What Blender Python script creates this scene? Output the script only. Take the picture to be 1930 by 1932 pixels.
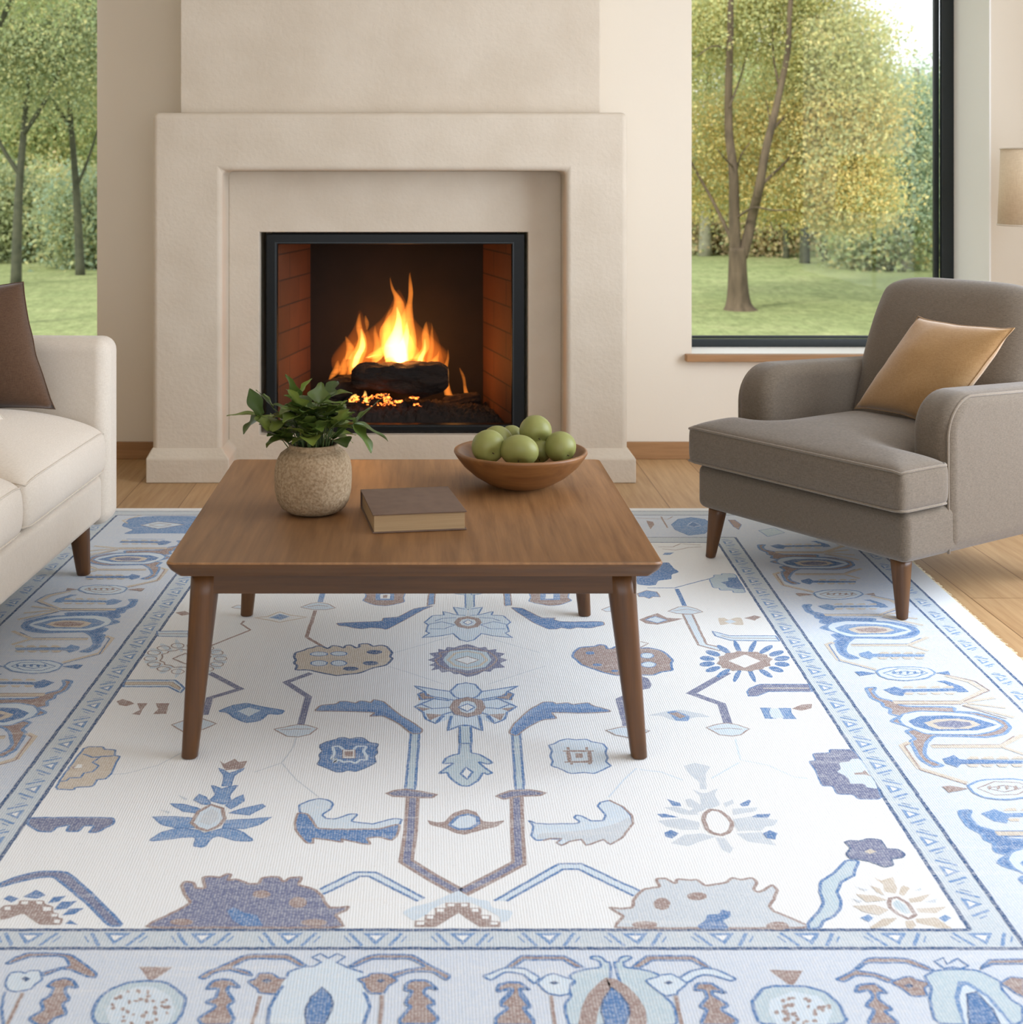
import bpy, bmesh, math, random
import numpy as np
from mathutils import Vector, Matrix, noise
from mathutils.geometry import tessellate_polygon

for _o in list(bpy.data.objects): bpy.data.objects.remove(_o)
random.seed(7); rng = np.random.default_rng(11)
scn = bpy.context.scene; COL = scn.collection
PI = math.pi
# ------------------------------------------------------------ camera (eye 1.3 m, level, shifted lens)
F, CX, CY, EYE = 2580.0, 800.0, 330.0, 1.30
cam = bpy.data.cameras.new('camera'); camo = bpy.data.objects.new('camera', cam); COL.objects.link(camo)
camo.location = (0, 0, EYE); camo.rotation_euler = (PI/2, 0, 0)
cam.sensor_fit = 'HORIZONTAL'; cam.sensor_width = 36.0; cam.lens = 36.0*F/1930
cam.shift_x = (965-CX)/1930; cam.shift_y = -(966-CY)/1930
cam.clip_start = 0.05; cam.clip_end = 400
cam.dof.use_dof = True; cam.dof.focus_distance = 3.9; cam.dof.aperture_fstop = 5.6
scn.camera = camo
# ------------------------------------------------------------ world, sun, window light, added rear fill
w = bpy.data.worlds.new('world'); scn.world = w; w.use_nodes = True
bg = w.node_tree.nodes['Background']; bg.inputs[0].default_value = (0.93, 0.96, 1.0, 1); bg.inputs[1].default_value = 1.6
def light(name, kind, loc, rot, energy, color, **kw):
    l = bpy.data.lights.new(name, kind); l.energy = energy; l.color = color
    for k, v in kw.items(): setattr(l, k, v)
    o = bpy.data.objects.new(name, l); COL.objects.link(o); o.location = loc; o.rotation_euler = rot
    return o
light('sun', 'SUN', (-20, -5, 20), (math.radians(38), math.radians(-42), 0), 3.2, (1, .97, .90), angle=math.radians(12))
light('daylight_right_window', 'AREA', (3.18, 3.3, 1.55), (0, math.radians(90), 0), 116, (.87, .97, 1.13), shape='RECTANGLE', size=2.1, size_y=2.6)
light('rear_fill', 'AREA', (.6, -2.9, 1.5), (math.radians(90), 0, 0), 50, (.87, .97, 1.13), shape='RECTANGLE', size=4.6, size_y=2.2)  # fill panel added behind the camera to light the room
vs = scn.view_settings; vs.view_transform = 'Standard'; vs.look = 'None'; vs.gamma = 1; vs.use_curve_mapping = False; vs.exposure = 0.07
scn.cycles.max_bounces = 8; scn.cycles.diffuse_bounces = 5; scn.cycles.transparent_max_bounces = 8

# ------------------------------------------------------------ helpers
def lin(c):
    r = []
    for v in c[:3]:
        v /= 255.0; r.append(v/12.92 if v <= .04045 else ((v+.055)/1.055)**2.4)
    return tuple(r)+(1.0,)
def W(px, py, Y): return Vector(((px-CX)*Y/F, Y, EYE-(py-CY)*Y/F))      # a point seen at px,py at distance Y
def G(px, py, h=0.0): Y = F*(EYE-h)/(py-CY); return Vector(((px-CX)*Y/F, Y, h))
def mat(name, c, rough=.6, metal=0, spec=.5, bump=None, var=None, coord='Object', stretch=(1,1,1), sheen=0):
    """bump = (scale, strength, distance); var = (second colour, noise scale)"""
    m = bpy.data.materials.new(name); m.use_nodes = True; nt = m.node_tree; b = nt.nodes['Principled BSDF']
    b.inputs['Base Color'].default_value = lin(c); b.inputs['Roughness'].default_value = rough; b.inputs['Metallic'].default_value = metal
    b.inputs['Specular IOR Level'].default_value = spec
    if sheen: b.inputs['Sheen Weight'].default_value = sheen
    if bump or var:
        tc = nt.nodes.new('ShaderNodeTexCoord'); mp = nt.nodes.new('ShaderNodeMapping'); mp.inputs['Scale'].default_value = stretch
        nt.links.new(tc.outputs[coord], mp.inputs[0])
    if var:
        n = nt.nodes.new('ShaderNodeTexNoise'); n.inputs['Scale'].default_value = var[1]; n.inputs['Detail'].default_value = 6
        nt.links.new(mp.outputs[0], n.inputs['Vector'])
        cr = nt.nodes.new('ShaderNodeValToRGB'); cr.color_ramp.elements[0].color = lin(c); cr.color_ramp.elements[1].color = lin(var[0])
        cr.color_ramp.elements[0].position = .35; cr.color_ramp.elements[1].position = .68
        nt.links.new(n.outputs[0], cr.inputs[0]); nt.links.new(cr.outputs[0], b.inputs['Base Color'])
    if bump:
        n = nt.nodes.new('ShaderNodeTexNoise'); n.inputs['Scale'].default_value = bump[0]; n.inputs['Detail'].default_value = 4
        nt.links.new(mp.outputs[0], n.inputs['Vector'])
        bu = nt.nodes.new('ShaderNodeBump'); bu.inputs['Strength'].default_value = bump[1]; bu.inputs['Distance'].default_value = bump[2]
        nt.links.new(n.outputs[0], bu.inputs['Height']); nt.links.new(bu.outputs[0], b.inputs['Normal'])
    return m
def wood(name, c1, c2, axis='X', rough=.42, scale=1.0, planks=None):
    m = bpy.data.materials.new(name); m.use_nodes = True; nt = m.node_tree; b = nt.nodes['Principled BSDF']; N = nt.nodes.new; L = nt.links.new
    tc = N('ShaderNodeTexCoord'); mp = N('ShaderNodeMapping'); L(tc.outputs['Object'], mp.inputs[0])
    mp.inputs['Scale'].default_value = {'X': (1.2, 22, 22), 'Y': (22, 1.2, 22), 'Z': (22, 22, 1.2)}[axis]
    n = N('ShaderNodeTexNoise'); n.inputs['Scale'].default_value = 2.2*scale; n.inputs['Detail'].default_value = 7; n.inputs['Roughness'].default_value = .62; n.inputs['Distortion'].default_value = .35
    L(mp.outputs[0], n.inputs['Vector'])
    cr = N('ShaderNodeValToRGB'); cr.color_ramp.elements[0].position = .3; cr.color_ramp.elements[1].position = .72
    cr.color_ramp.elements[0].color = lin(c1); cr.color_ramp.elements[1].color = lin(c2); L(n.outputs[0], cr.inputs[0])
    out = cr.outputs[0]
    n2 = N('ShaderNodeTexNoise'); n2.inputs['Scale'].default_value = 1.7; L(tc.outputs['Object'], n2.inputs['Vector'])
    mx = N('ShaderNodeMix'); mx.data_type = 'RGBA'; mx.blend_type = 'MULTIPLY'; mx.inputs[0].default_value = .35
    L(out, mx.inputs[6]); L(n2.outputs[0], mx.inputs[7])
    g = N('ShaderNodeGamma'); g.inputs[1].default_value = .9; L(mx.outputs[2], g.inputs[0]); out = g.outputs[0]
    if planks:
        mb = N('ShaderNodeMapping'); mb.inputs['Rotation'].default_value = (0, 0, PI/2); L(tc.outputs['Object'], mb.inputs[0])
        br = N('ShaderNodeTexBrick'); br.inputs['Scale'].default_value = 1; br.inputs['Brick Width'].default_value = 2.1; br.inputs['Row Height'].default_value = planks
        br.inputs['Mortar Size'].default_value = .0022; br.inputs['Mortar Smooth'].default_value = .3; br.offset = .37
        br.inputs['Color1'].default_value = (1, 1, 1, 1); br.inputs['Color2'].default_value = (.84, .82, .8, 1); br.inputs['Mortar'].default_value = (.42, .34, .26, 1)
        L(mb.outputs[0], br.inputs['Vector'])
        m2 = N('ShaderNodeMix'); m2.data_type = 'RGBA'; m2.blend_type = 'MULTIPLY'; m2.inputs[0].default_value = 1
        L(out, m2.inputs[6]); L(br.outputs[0], m2.inputs[7]); out = m2.outputs[2]
    L(out, b.inputs['Base Color']); b.inputs['Roughness'].default_value = rough
    bu = N('ShaderNodeBump'); bu.inputs['Strength'].default_value = .12; bu.inputs['Distance'].default_value = .001; L(n.outputs[0], bu.inputs['Height']); L(bu.outputs[0], b.inputs['Normal'])
    return m
def linen(name, c1, c2, sc=800, rough=.9, sheen=.25):
    m = bpy.data.materials.new(name); m.use_nodes = True; nt = m.node_tree; b = nt.nodes['Principled BSDF']; N = nt.nodes.new; L = nt.links.new
    tc = N('ShaderNodeTexCoord'); outs = []
    for s in ((1, 1, .12), (.12, .12, 1)):
        mp = N('ShaderNodeMapping'); mp.inputs['Scale'].default_value = s; L(tc.outputs['Object'], mp.inputs[0])
        n = N('ShaderNodeTexNoise'); n.inputs['Scale'].default_value = sc; n.inputs['Detail'].default_value = 2; L(mp.outputs[0], n.inputs['Vector']); outs.append(n.outputs[0])
    ad = N('ShaderNodeMath'); ad.operation = 'ADD'; L(outs[0], ad.inputs[0]); L(outs[1], ad.inputs[1])
    cr = N('ShaderNodeValToRGB'); cr.color_ramp.elements[0].position = .38; cr.color_ramp.elements[1].position = .62
    hf = N('ShaderNodeMath'); hf.operation = 'MULTIPLY'; hf.inputs[1].default_value = .5; L(ad.outputs[0], hf.inputs[0]); L(hf.outputs[0], cr.inputs[0])
    cr.color_ramp.elements[0].color = lin(c1); cr.color_ramp.elements[1].color = lin(c2); L(cr.outputs[0], b.inputs['Base Color'])
    b.inputs['Roughness'].default_value = rough; b.inputs['Specular IOR Level'].default_value = .15; b.inputs['Sheen Weight'].default_value = sheen; b.inputs['Sheen Roughness'].default_value = .5
    bu = N('ShaderNodeBump'); bu.inputs['Strength'].default_value = .25; bu.inputs['Distance'].default_value = .0007; L(ad.outputs[0], bu.inputs['Height'])
    n3 = N('ShaderNodeTexNoise'); n3.inputs['Scale'].default_value = 9; n3.inputs['Detail'].default_value = 3; L(tc.outputs['Object'], n3.inputs['Vector'])
    b2 = N('ShaderNodeBump'); b2.inputs['Strength'].default_value = .25; b2.inputs['Distance'].default_value = .012; L(n3.outputs[0], b2.inputs['Height']); L(bu.outputs[0], b2.inputs['Normal'])
    L(b2.outputs[0], b.inputs['Normal'])
    return m

def tag(o, label=None, cat=None, group=None, kind=None):
    for k, v in (('label', label), ('category', cat), ('group', group), ('kind', kind)):
        if v: o[k] = v
    return o
def empty(name, loc, rz=0.0, label=None, cat=None, group=None):
    o = bpy.data.objects.new(name, None); COL.objects.link(o); o.location = loc; o.rotation_euler = (0, 0, rz); o.empty_display_size = .1
    return tag(o, label, cat, group)
def link(name, me, m=None, parent=None, smooth=False, bevel=0, seg=3, sub=0, angle=35):
    o = bpy.data.objects.new(name, me); COL.objects.link(o)
    if m is not None: me.materials.append(m) if not isinstance(m, (list, tuple)) else [me.materials.append(x) for x in m]
    if parent: o.parent = parent
    if smooth or bevel: 
        for p in me.polygons: p.use_smooth = True
    if bevel:
        b = o.modifiers.new('bevel', 'BEVEL'); b.width = bevel; b.segments = seg; b.limit_method = 'ANGLE'; b.angle_limit = math.radians(angle)
        wn = o.modifiers.new('normals', 'WEIGHTED_NORMAL'); wn.keep_sharp = True
    if sub: s = o.modifiers.new('sub', 'SUBSURF'); s.levels = s.render_levels = sub
    return o
def bm_obj(name, bm, m=None, parent=None, **kw):
    me = bpy.data.meshes.new(name); bmesh.ops.recalc_face_normals(bm, faces=bm.faces); bm.to_mesh(me); bm.free(); return link(name, me, m, parent, **kw)
def py_obj(name, vs_, fs, m=None, parent=None, **kw):
    me = bpy.data.meshes.new(name); me.from_pydata([tuple(v) for v in vs_], [], fs); me.update(); return link(name, me, m, parent, **kw)
def add_box(bm, x0, x1, y0, y1, z0, z1):
    v = [bm.verts.new((x, y, z)) for z in (z0, z1) for y in (y0, y1) for x in (x0, x1)]
    for f in ((0,2,3,1),(4,5,7,6),(0,1,5,4),(2,6,7,3),(0,4,6,2),(1,3,7,5)): bm.faces.new([v[i] for i in f])
    return v
def box(name, b, m, parent=None, **kw):
    bm = bmesh.new(); add_box(bm, *b); return bm_obj(name, bm, m, parent, **kw)
def tube_data(pts, rad, n=12, cap=True, closed=False):
    """swept tube; rad a number or list"""
    pts = [Vector(p) for p in pts]; k = len(pts); vs_, fs = [], []
    if not hasattr(rad, '__len__'): rad = [rad]*k
    up = None
    for i, p in enumerate(pts):
        if closed: t = (pts[(i+1) % k]-pts[i-1]).normalized()
        else: t = (pts[min(i+1, k-1)]-pts[max(i-1, 0)]).normalized()
        if up is None: up = t.orthogonal().normalized()
        up = (up-t*up.dot(t)); up = up.normalized() if up.length > 1e-6 else t.orthogonal().normalized()
        s = t.cross(up)
        for j in range(n):
            a = 2*PI*j/n; vs_.append(p+(up*math.cos(a)+s*math.sin(a))*rad[i])
    for i in range(k if closed else k-1):
        for j in range(n):
            a, b = i*n+j, i*n+(j+1) % n; c, d = ((i+1) % k)*n+(j+1) % n, ((i+1) % k)*n+j; fs.append((a, b, c, d))
    if cap and not closed: fs.append(tuple(range(n))[::-1]); fs.append(tuple((k-1)*n+j for j in range(n)))
    return vs_, fs
def tube(name, pts, rad, m, parent=None, n=12, closed=False, **kw):
    v, f = tube_data(pts, rad, n, True, closed); return py_obj(name, v, f, m, parent, smooth=True, **kw)
def merge(parts):
    vs_, fs = [], []
    for v, f in parts:
        o = len(vs_); vs_ += list(v); fs += [tuple(i+o for i in q) for q in f]
    return vs_, fs
def lathe(name, prof, m, parent=None, n=64, wob=0, **kw):
    """profile of (r, z); closed at r=0 ends"""
    vs_, fs = [], []
    for r, z in prof:
        for j in range(n):
            a = 2*PI*j/n; rr = r*(1+wob*noise.noise((math.cos(a)*1.3, math.sin(a)*1.3, z*9))) if wob else r
            vs_.append((rr*math.cos(a), rr*math.sin(a), z))
    for i in range(len(prof)-1):
        for j in range(n): fs.append((i*n+j, i*n+(j+1) % n, (i+1)*n+(j+1) % n, (i+1)*n+j))
    if prof[0][0] > 1e-5: fs.append(tuple(range(n))[::-1])
    if prof[-1][0] > 1e-5: fs.append(tuple((len(prof)-1)*n+j for j in range(n)))
    me = bpy.data.meshes.new(name); me.from_pydata(vs_, [], fs); 
    bm = bmesh.new(); bm.from_mesh(me); bmesh.ops.remove_doubles(bm, verts=bm.verts, dist=1e-5); bmesh.ops.recalc_face_normals(bm, faces=bm.faces); bm.to_mesh(me); bm.free()
    return link(name, me, m, parent, smooth=True, **kw)
def cellpad(inside, bx, z0, z1, step, nz, crown, crown_b=0, smooth=3, crown_f=None):
    """upholstered block: cells of a plan, walls between, relaxed; returns verts, faces, top edge loop, bottom edge loop"""
    x0, x1, y0, y1 = bx; nx = round((x1-x0)/step); ny = round((y1-y0)/step); dx = (x1-x0)/nx; dy = (y1-y0)/ny
    cell = {(i, j) for i in range(nx) for j in range(ny) if inside(x0+(i+.5)*dx, y0+(j+.5)*dy)}
    idx = {}; P = []; Fc = []
    def v(i, j, k):
        if (i, j, k) not in idx: idx[(i, j, k)] = len(P); P.append([x0+i*dx, y0+j*dy, z0+(z1-z0)*k/nz])
        return idx[(i, j, k)]
    edges = {}
    for (i, j) in cell:
        Fc.append((v(i, j, nz), v(i+1, j, nz), v(i+1, j+1, nz), v(i, j+1, nz))); Fc.append((v(i, j, 0), v(i, j+1, 0), v(i+1, j+1, 0), v(i+1, j, 0)))
        for (ni, nj, a, b) in ((i, j-1, (i, j), (i+1, j)), (i+1, j, (i+1, j), (i+1, j+1)), (i, j+1, (i+1, j+1), (i, j+1)), (i-1, j, (i, j+1), (i, j))):
            if (ni, nj) not in cell:
                edges[a] = b
                for k in range(nz): Fc.append((v(*a, k), v(*b, k), v(*b, k+1), v(*a, k+1)))
    st = next(iter(edges)); loop = [st]
    while edges[loop[-1]] != st: loop.append(edges[loop[-1]])
    P = np.array(P); n = len(P)
    E = set()
    for f in Fc:
        for a, b in zip(f, f[1:]+f[:1]): E.add((min(a, b), max(a, b)))
    E = np.array(list(E)); deg = np.zeros(n); np.add.at(deg, E[:, 0], 1); np.add.at(deg, E[:, 1], 1)
    # distance from rim in cell steps, for the crown
    rim = {p for p in loop}; d = np.full(n, 1e9); front = [idx[(a, b, nz)] for a, b in loop]+[idx[(a, b, 0)] for a, b in loop]
    bd = np.array([[x0+a*dx, y0+b*dy] for a, b in loop])
    dist = np.array([np.min(np.hypot(bd[:, 0]-p[0], bd[:, 1]-p[1])) for p in P])
    hw = max(dist.max(), 1e-6); cr = 1-(1-np.clip(dist/hw, 0, 1))**2.2
    top = P[:, 2] > z1-1e-6; bot = P[:, 2] < z0+1e-6
    P[top, 2] += crown*cr[top]; P[bot, 2] -= crown_b*cr[bot]
    if crown_f is not None: P = crown_f(P, top, dist)
    for _ in range(smooth):
        A = np.zeros_like(P); np.add.at(A, E[:, 0], P[E[:, 1]]); np.add.at(A, E[:, 1], P[E[:, 0]]); P = .5*P+.5*A/deg[:, None]
    tl = [P[idx[(a, b, nz)]] for a, b in loop]; bl = [P[idx[(a, b, 0)]] for a, b in loop]
    return [tuple(p) for p in P], Fc, tl, bl
def resample(pts, k):
    pts = [Vector(p) for p in pts]; out = []
    for i in range(0, len(pts), k): out.append(pts[i])
    return out
def pillow(name, w_, h_, t_, m, parent=None, n=26, ear=.05, seed=0):
    vs_, fs = [], []; ids = {}
    for s in (1, -1):
        for i in range(n+1):
            for j in range(n+1):
                u, v = i/n*2-1, j/n*2-1
                if s == -1 and (i in (0, n) or j in (0, n)): ids[(s, i, j)] = ids[(1, i, j)]; continue
                k = 1-ear*1.1*(1-abs(v)**2.2) if True else 1
                k2 = 1-ear*1.1*(1-abs(u)**2.2)
                x, z = u*w_/2*(k if abs(u) > 0 else 1), v*h_/2*k2
                th = t_/2*max(0, (1-u*u))**.5*max(0, (1-v*v))**.5
                th *= 1+.12*noise.noise((u*1.7+seed, v*1.7, s*3+seed))
                ids[(s, i, j)] = len(vs_); vs_.append((x+.004*noise.noise((u*3, v*3, seed+5)), -s*th, z+.006*noise.noise((u*2.5, v*2.5, seed))))
        for i in range(n):
            for j in range(n):
                q = (ids[(s, i, j)], ids[(s, i+1, j)], ids[(s, i+1, j+1)], ids[(s, i, j+1)]); fs.append(q if s == 1 else q[::-1])
    o = py_obj(name, vs_, fs, m, parent, smooth=True)
    rim = [ids[(1, i, 0)] for i in range(n)]+[ids[(1, n, j)] for j in range(n)]+[ids[(1, n-i, n)] for i in range(n)]+[ids[(1, 0, n-j)] for j in range(n)]
    return o, [Vector(vs_[i]) for i in rim]
# ------------------------------------------------------------ materials
M = {}
M['wall'] = mat('wall_paint', (226, 216, 199), .85, bump=(90, .12, .002), spec=.2)
M['ceil'] = mat('ceiling_paint', (240, 236, 230), .9)
M['plaster'] = mat('plaster', (210, 198, 180), .9, bump=(55, .42, .005), var=((203, 190, 171), 5), spec=.15)
M['oakfloor'] = wood('oak_floor', (178, 136, 90), (212, 172, 122), 'Y', .45, planks=.24)
M['oak'] = wood('oak_trim', (150, 105, 62), (178, 130, 82), 'X', .5)
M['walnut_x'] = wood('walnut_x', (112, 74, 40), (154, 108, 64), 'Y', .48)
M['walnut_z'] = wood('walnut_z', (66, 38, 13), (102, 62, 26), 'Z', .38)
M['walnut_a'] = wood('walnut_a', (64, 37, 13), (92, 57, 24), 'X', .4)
M['walnut_edge_shaded'] = wood('walnut_edge_shaded', (72, 42, 15), (106, 66, 28), 'X', .4)  # same wood as the top, darkened: shade painted into the edge colour
M['black'] = mat('black_metal', (22, 24, 24), .38, metal=.6)
M['frame'] = mat('anthracite_frame', (38, 44, 46), .32, metal=.3)
M['soot'] = mat('soot', (24, 17, 13), .95, bump=(40, .6, .02))
M['char'] = mat('charred_bark', (46, 30, 20), .9, bump=(30, 1.0, .05), var=((20, 13, 9), 14), stretch=(.35, 1, 1))
def glassmat():
    m = bpy.data.materials.new('window_glass'); m.use_nodes = True; nt = m.node_tree; nt.nodes.clear(); N = nt.nodes.new; L = nt.links.new
    o = N('ShaderNodeOutputMaterial'); t = N('ShaderNodeBsdfTransparent'); g = N('ShaderNodeBsdfGlossy'); g.inputs['Roughness'].default_value = .02
    f = N('ShaderNodeFresnel'); f.inputs[0].default_value = 1.12; mx = N('ShaderNodeMixShader'); L(f.outputs[0], mx.inputs[0]); L(t.outputs[0], mx.inputs[1]); L(g.outputs[0], mx.inputs[2]); L(mx.outputs[0], o.inputs[0])
    t.inputs[0].default_value = (.97, .985, .975, 1); return m
M['glass'] = glassmat()
def brickmat():
    m = bpy.data.materials.new('firebrick'); m.use_nodes = True; nt = m.node_tree; b = nt.nodes['Principled BSDF']; N = nt.nodes.new; L = nt.links.new
    tc = N('ShaderNodeTexCoord'); mp = N('ShaderNodeMapping'); mp.inputs['Rotation'].default_value = (PI/2, 0, 0)
    sp = N('ShaderNodeSeparateXYZ'); L(tc.outputs['Object'], sp.inputs[0]); ad = N('ShaderNodeMath'); ad.operation = 'ADD'; L(sp.outputs[0], ad.inputs[0]); L(sp.outputs[1], ad.inputs[1])
    cb = N('ShaderNodeCombineXYZ'); L(ad.outputs[0], cb.inputs[0]); L(sp.outputs[2], cb.inputs[1])
    br = N('ShaderNodeTexBrick'); br.inputs['Scale'].default_value = 1; br.inputs['Brick Width'].default_value = .36; br.inputs['Row Height'].default_value = .118; br.inputs['Mortar Size'].default_value = .0035
    br.inputs['Color1'].default_value = lin((94, 52, 26)); br.inputs['Color2'].default_value = lin((80, 44, 20)); br.inputs['Mortar'].default_value = lin((40, 24, 15)); L(cb.outputs[0], br.inputs['Vector'])
    n = N('ShaderNodeTexNoise'); n.inputs['Scale'].default_value = 7; n.inputs['Detail'].default_value = 5; L(tc.outputs['Object'], n.inputs['Vector'])
    mx = N('ShaderNodeMix'); mx.data_type = 'RGBA'; mx.blend_type = 'MULTIPLY'; mx.inputs[0].default_value = .5; L(br.outputs[0], mx.inputs[6]); L(n.outputs[0], mx.inputs[7])
    L(mx.outputs[2], b.inputs['Base Color']); b.inputs['Roughness'].default_value = .85
    bu = N('ShaderNodeBump'); bu.inputs['Strength'].default_value = .5; bu.inputs['Distance'].default_value = .005; bu.invert = True; L(br.outputs['Fac'], bu.inputs['Height']); L(bu.outputs[0], b.inputs['Normal'])
    return m
M['brick'] = brickmat()
M['sooty_brick'] = mat('sooted_brick', (24, 16, 12), .95, var=((14, 10, 8), 6))

# ------------------------------------------------------------ room shell
def gridplate(name, us, vs2, skip, a0, a1, m, parent=None, axis='Y', **kw):
    """slab of grid cells; us horizontal, vs2 vertical, thickness a0..a1 along axis"""
    bm = bmesh.new(); V = {}
    def v(i, j, k):
        if (i, j, k) not in V:
            u, z, a = us[i], vs2[j], (a0, a1)[k]; V[(i, j, k)] = bm.verts.new((u, a, z) if axis == 'Y' else (a, u, z))
        return V[(i, j, k)]
    cells = {(i, j) for i in range(len(us)-1) for j in range(len(vs2)-1)}-set(skip)
    for (i, j) in cells:
        bm.faces.new([v(i, j, 0), v(i+1, j, 0), v(i+1, j+1, 0), v(i, j+1, 0)]); bm.faces.new([v(i, j, 1), v(i, j+1, 1), v(i+1, j+1, 1), v(i+1, j, 1)])
        for ni, nj, a, b in ((i, j-1, (i, j), (i+1, j)), (i+1, j, (i+1, j), (i+1, j+1)), (i, j+1, (i+1, j+1), (i, j+1)), (i-1, j, (i, j+1), (i, j))):
            if (ni, nj) not in cells: bm.faces.new([v(*a, 0), v(*b, 0), v(*b, 1), v(*a, 1)])
    return bm_obj(name, bm, m, parent, **kw)
XL, XR, YB, YF, ZC = -3.2, 3.3, -3.0, 6.27, 2.75
def struct(o): o['kind'] = 'structure'; return o
struct(box('floor', (XL-.3, XR+.3, YB-.3, YF+.2, -.1, 0), M['oakfloor']))
struct(box('ceiling', (XL-.3, XR+.3, YB-.3, YF+.46, ZC, ZC+.15), M['ceil']))
WZ0, WZ1 = .455, 2.55
struct(gridplate('wall_back', [XL-.3, -3.0, -1.499, -.70, .44, 1.227, 2.60, XR+.3], [0, .10, WZ0, 1.10, WZ1, ZC],
    [(1, 2), (1, 3), (5, 2), (5, 3), (3, 1), (3, 2)], YF, YF+.46, M['wall']))
struct(box('wall_left', (XL-.3, XL, YB, YF, 0, ZC), M['wall']))
struct(gridplate('wall_right', [YB, 1.95, 4.65, YF], [0, .3, 2.5, ZC], [(1, 1)], XR, XR+.3, M['wall'], axis='X'))
struct(gridplate('wall_front', [XL-.3, -1.8, 3.0, XR+.3], [0, .3, 2.5, ZC], [(1, 1)], YB-.3, YB, M['wall']))
for nm, (a, b) in (('baseboard_left', (XL, -1.153)), ('baseboard_right', (.863, XR))):
    struct(box(nm, (a, b, YF-.018, YF, 0, .078), M['oak'], bevel=.003, seg=2))
struct(box('baseboard_side', (XR-.018, XR, YB, YF-.018, 0, .078), M['oak'], bevel=.003, seg=2))
def window(name, x0, x1, z0, z1, y, fw=.066, fb=.041):
    t = empty(name, ((x0+x1)/2, y, z0)); t['kind'] = 'structure'
    cx = (x0+x1)/2
    def bar(a, b, c, d, y0, y1): return (a-cx, b-cx, y0, y1, c-z0, d-z0)
    bm = bmesh.new()
    for (a, b, c, d) in ((x0, x0+fw, z0, z1), (x1-fw, x1, z0, z1), (x0+fw, x1-fw, z0, z0+fb), (x0+fw, x1-fw, z1-fw, z1)): add_box(bm, *bar(a, b, c, d, 0, .035))
    bm_obj('window_frame', bm, M['frame'], t, bevel=.004, seg=2)
    bm = bmesh.new(); q = .018                                   # inner glazing bead
    for (a, b, c, d) in ((x0+fw-q*2, x0+fw-q, z0+fb, z1-fw), (x1-fw-q*1.4, x1-fw, z0+fb, z1-fw), (x0+fw, x1-fw, z0+fb, z0+fb+q*.7)): add_box(bm, *bar(a, b, c, d, .036, .06))
    bm_obj('glazing_bead', bm, M['frame'], t, bevel=.002, seg=2)
    box('pane', bar(x0+fw-.01, x1-fw+.01, z0+fb-.01, z1-fw+.01, .045, .051), M['glass'], t)
    return t
window('window_1', -3.0, -1.499, WZ0, WZ1, YF+.42-.04)
window('window_2', 1.227, 2.60, WZ0, WZ1, YF+.42)
sill = struct(box('trim_1', (1.195, 2.66, YF-.05, YF, .449, .481), M['oak'], bevel=.003, seg=2))
struct(box('trim_2', (-3.04, -1.46, YF-.05, YF, .449, .481), M['oak'], bevel=.003, seg=2))

# ------------------------------------------------------------ fireplace
struct(box('trim_3', (2.592, 2.6005, YF+.001, YF+.42, WZ0+.001, WZ1), mat('white_reveal', (246, 245, 240), .8)))
struct(box('trim_4', (1.228, 2.591, YF+.001, YF+.42, WZ0-.001, WZ0+.003), mat('white_reveal', (246, 245, 240), .8)))
fp = empty('fireplace', (-.145, 5.8, 0), 0, 'cream plaster fireplace with stepped surround, black metal firebox frame and chimney breast above', 'fireplace')
def fx(b): return (b[0]+.145, b[1]+.145, b[2]-5.8, b[3]-5.8, b[4], b[5])
# surround: inverted U
bm = bmesh.new(); o = .145
prof = [(-1.153, 0), (-1.153, 1.565), (.863, 1.565), (.863, 0), (.602, 0), (.602, 1.317), (-.857, 1.317), (-.857, 0)]
f0 = bm.faces.new([bm.verts.new((x+o, 0, z)) for x, z in prof]); r = bmesh.ops.extrude_face_region(bm, geom=[f0])
bmesh.ops.translate(bm, vec=(0, .47, 0), verts=[v for v in r['geom'] if isinstance(v, bmesh.types.BMVert)])
bm_obj('surround', bm, M['plaster'], fp, bevel=.024, seg=6)
xs = [-.857+o, -.723+o, .457+o, .602+o]; zs = [0, .158, 1.049, 1.317]
gridplate('recessed_panel', xs, zs, [(1, 1)], .20, .47, M['plaster'], fp, bevel=.004, seg=3)
box('chimney_breast', fx((-1.052, .7615, 5.90, 6.27, 1.56, ZC)), M['plaster'], fp, bevel=.006, seg=3)
for a, b in ((-1.173, -.822), (.566, .894)):
    bm = bmesh.new(); y0, y1 = 5.763-5.8, .468; a += o; b += o; d = .036
    rings = [[(a, y0), (b, y0), (b, y1), (a, y1)]]*2+[[(a+d*.55, y0+d), (b-d, y0+d), (b-d, y1), (a+d*.55, y1)]]
    R = [[bm.verts.new((x, y, z)) for x, y in ring] for ring, z in zip(rings, (0, .102, .142))]
    for k in range(2):
        for i in range(4): bm.faces.new([R[k][i], R[k][(i+1) % 4], R[k+1][(i+1) % 4], R[k+1][i]])
    bm.faces.new(R[2]); bm.faces.new(R[0][::-1]); bm_obj('plinth', bm, M['plaster'], fp, bevel=.006, seg=3)
# metal frame
fr = (-.699, .446, .166, 1.040); Yf = 6.045-5.8
gridplate('firebox_frame', [fr[0]+o, fr[0]+o+.050, fr[1]+o-.058, fr[1]+o], [fr[2], fr[2]+.030, fr[3]-.046, fr[3]], [(1, 1)], Yf, Yf+.05, M['black'], fp, bevel=.004, seg=2)
gridplate('frame_trim', [fr[0]+o+.040, fr[0]+o+.046, fr[1]+o-.054, fr[1]+o-.049], [fr[2]+.022, fr[2]+.026, fr[3]-.042, fr[3]-.038], [(1, 1)], Yf-.006, Yf+.01, M['frame'], fp)
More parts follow.
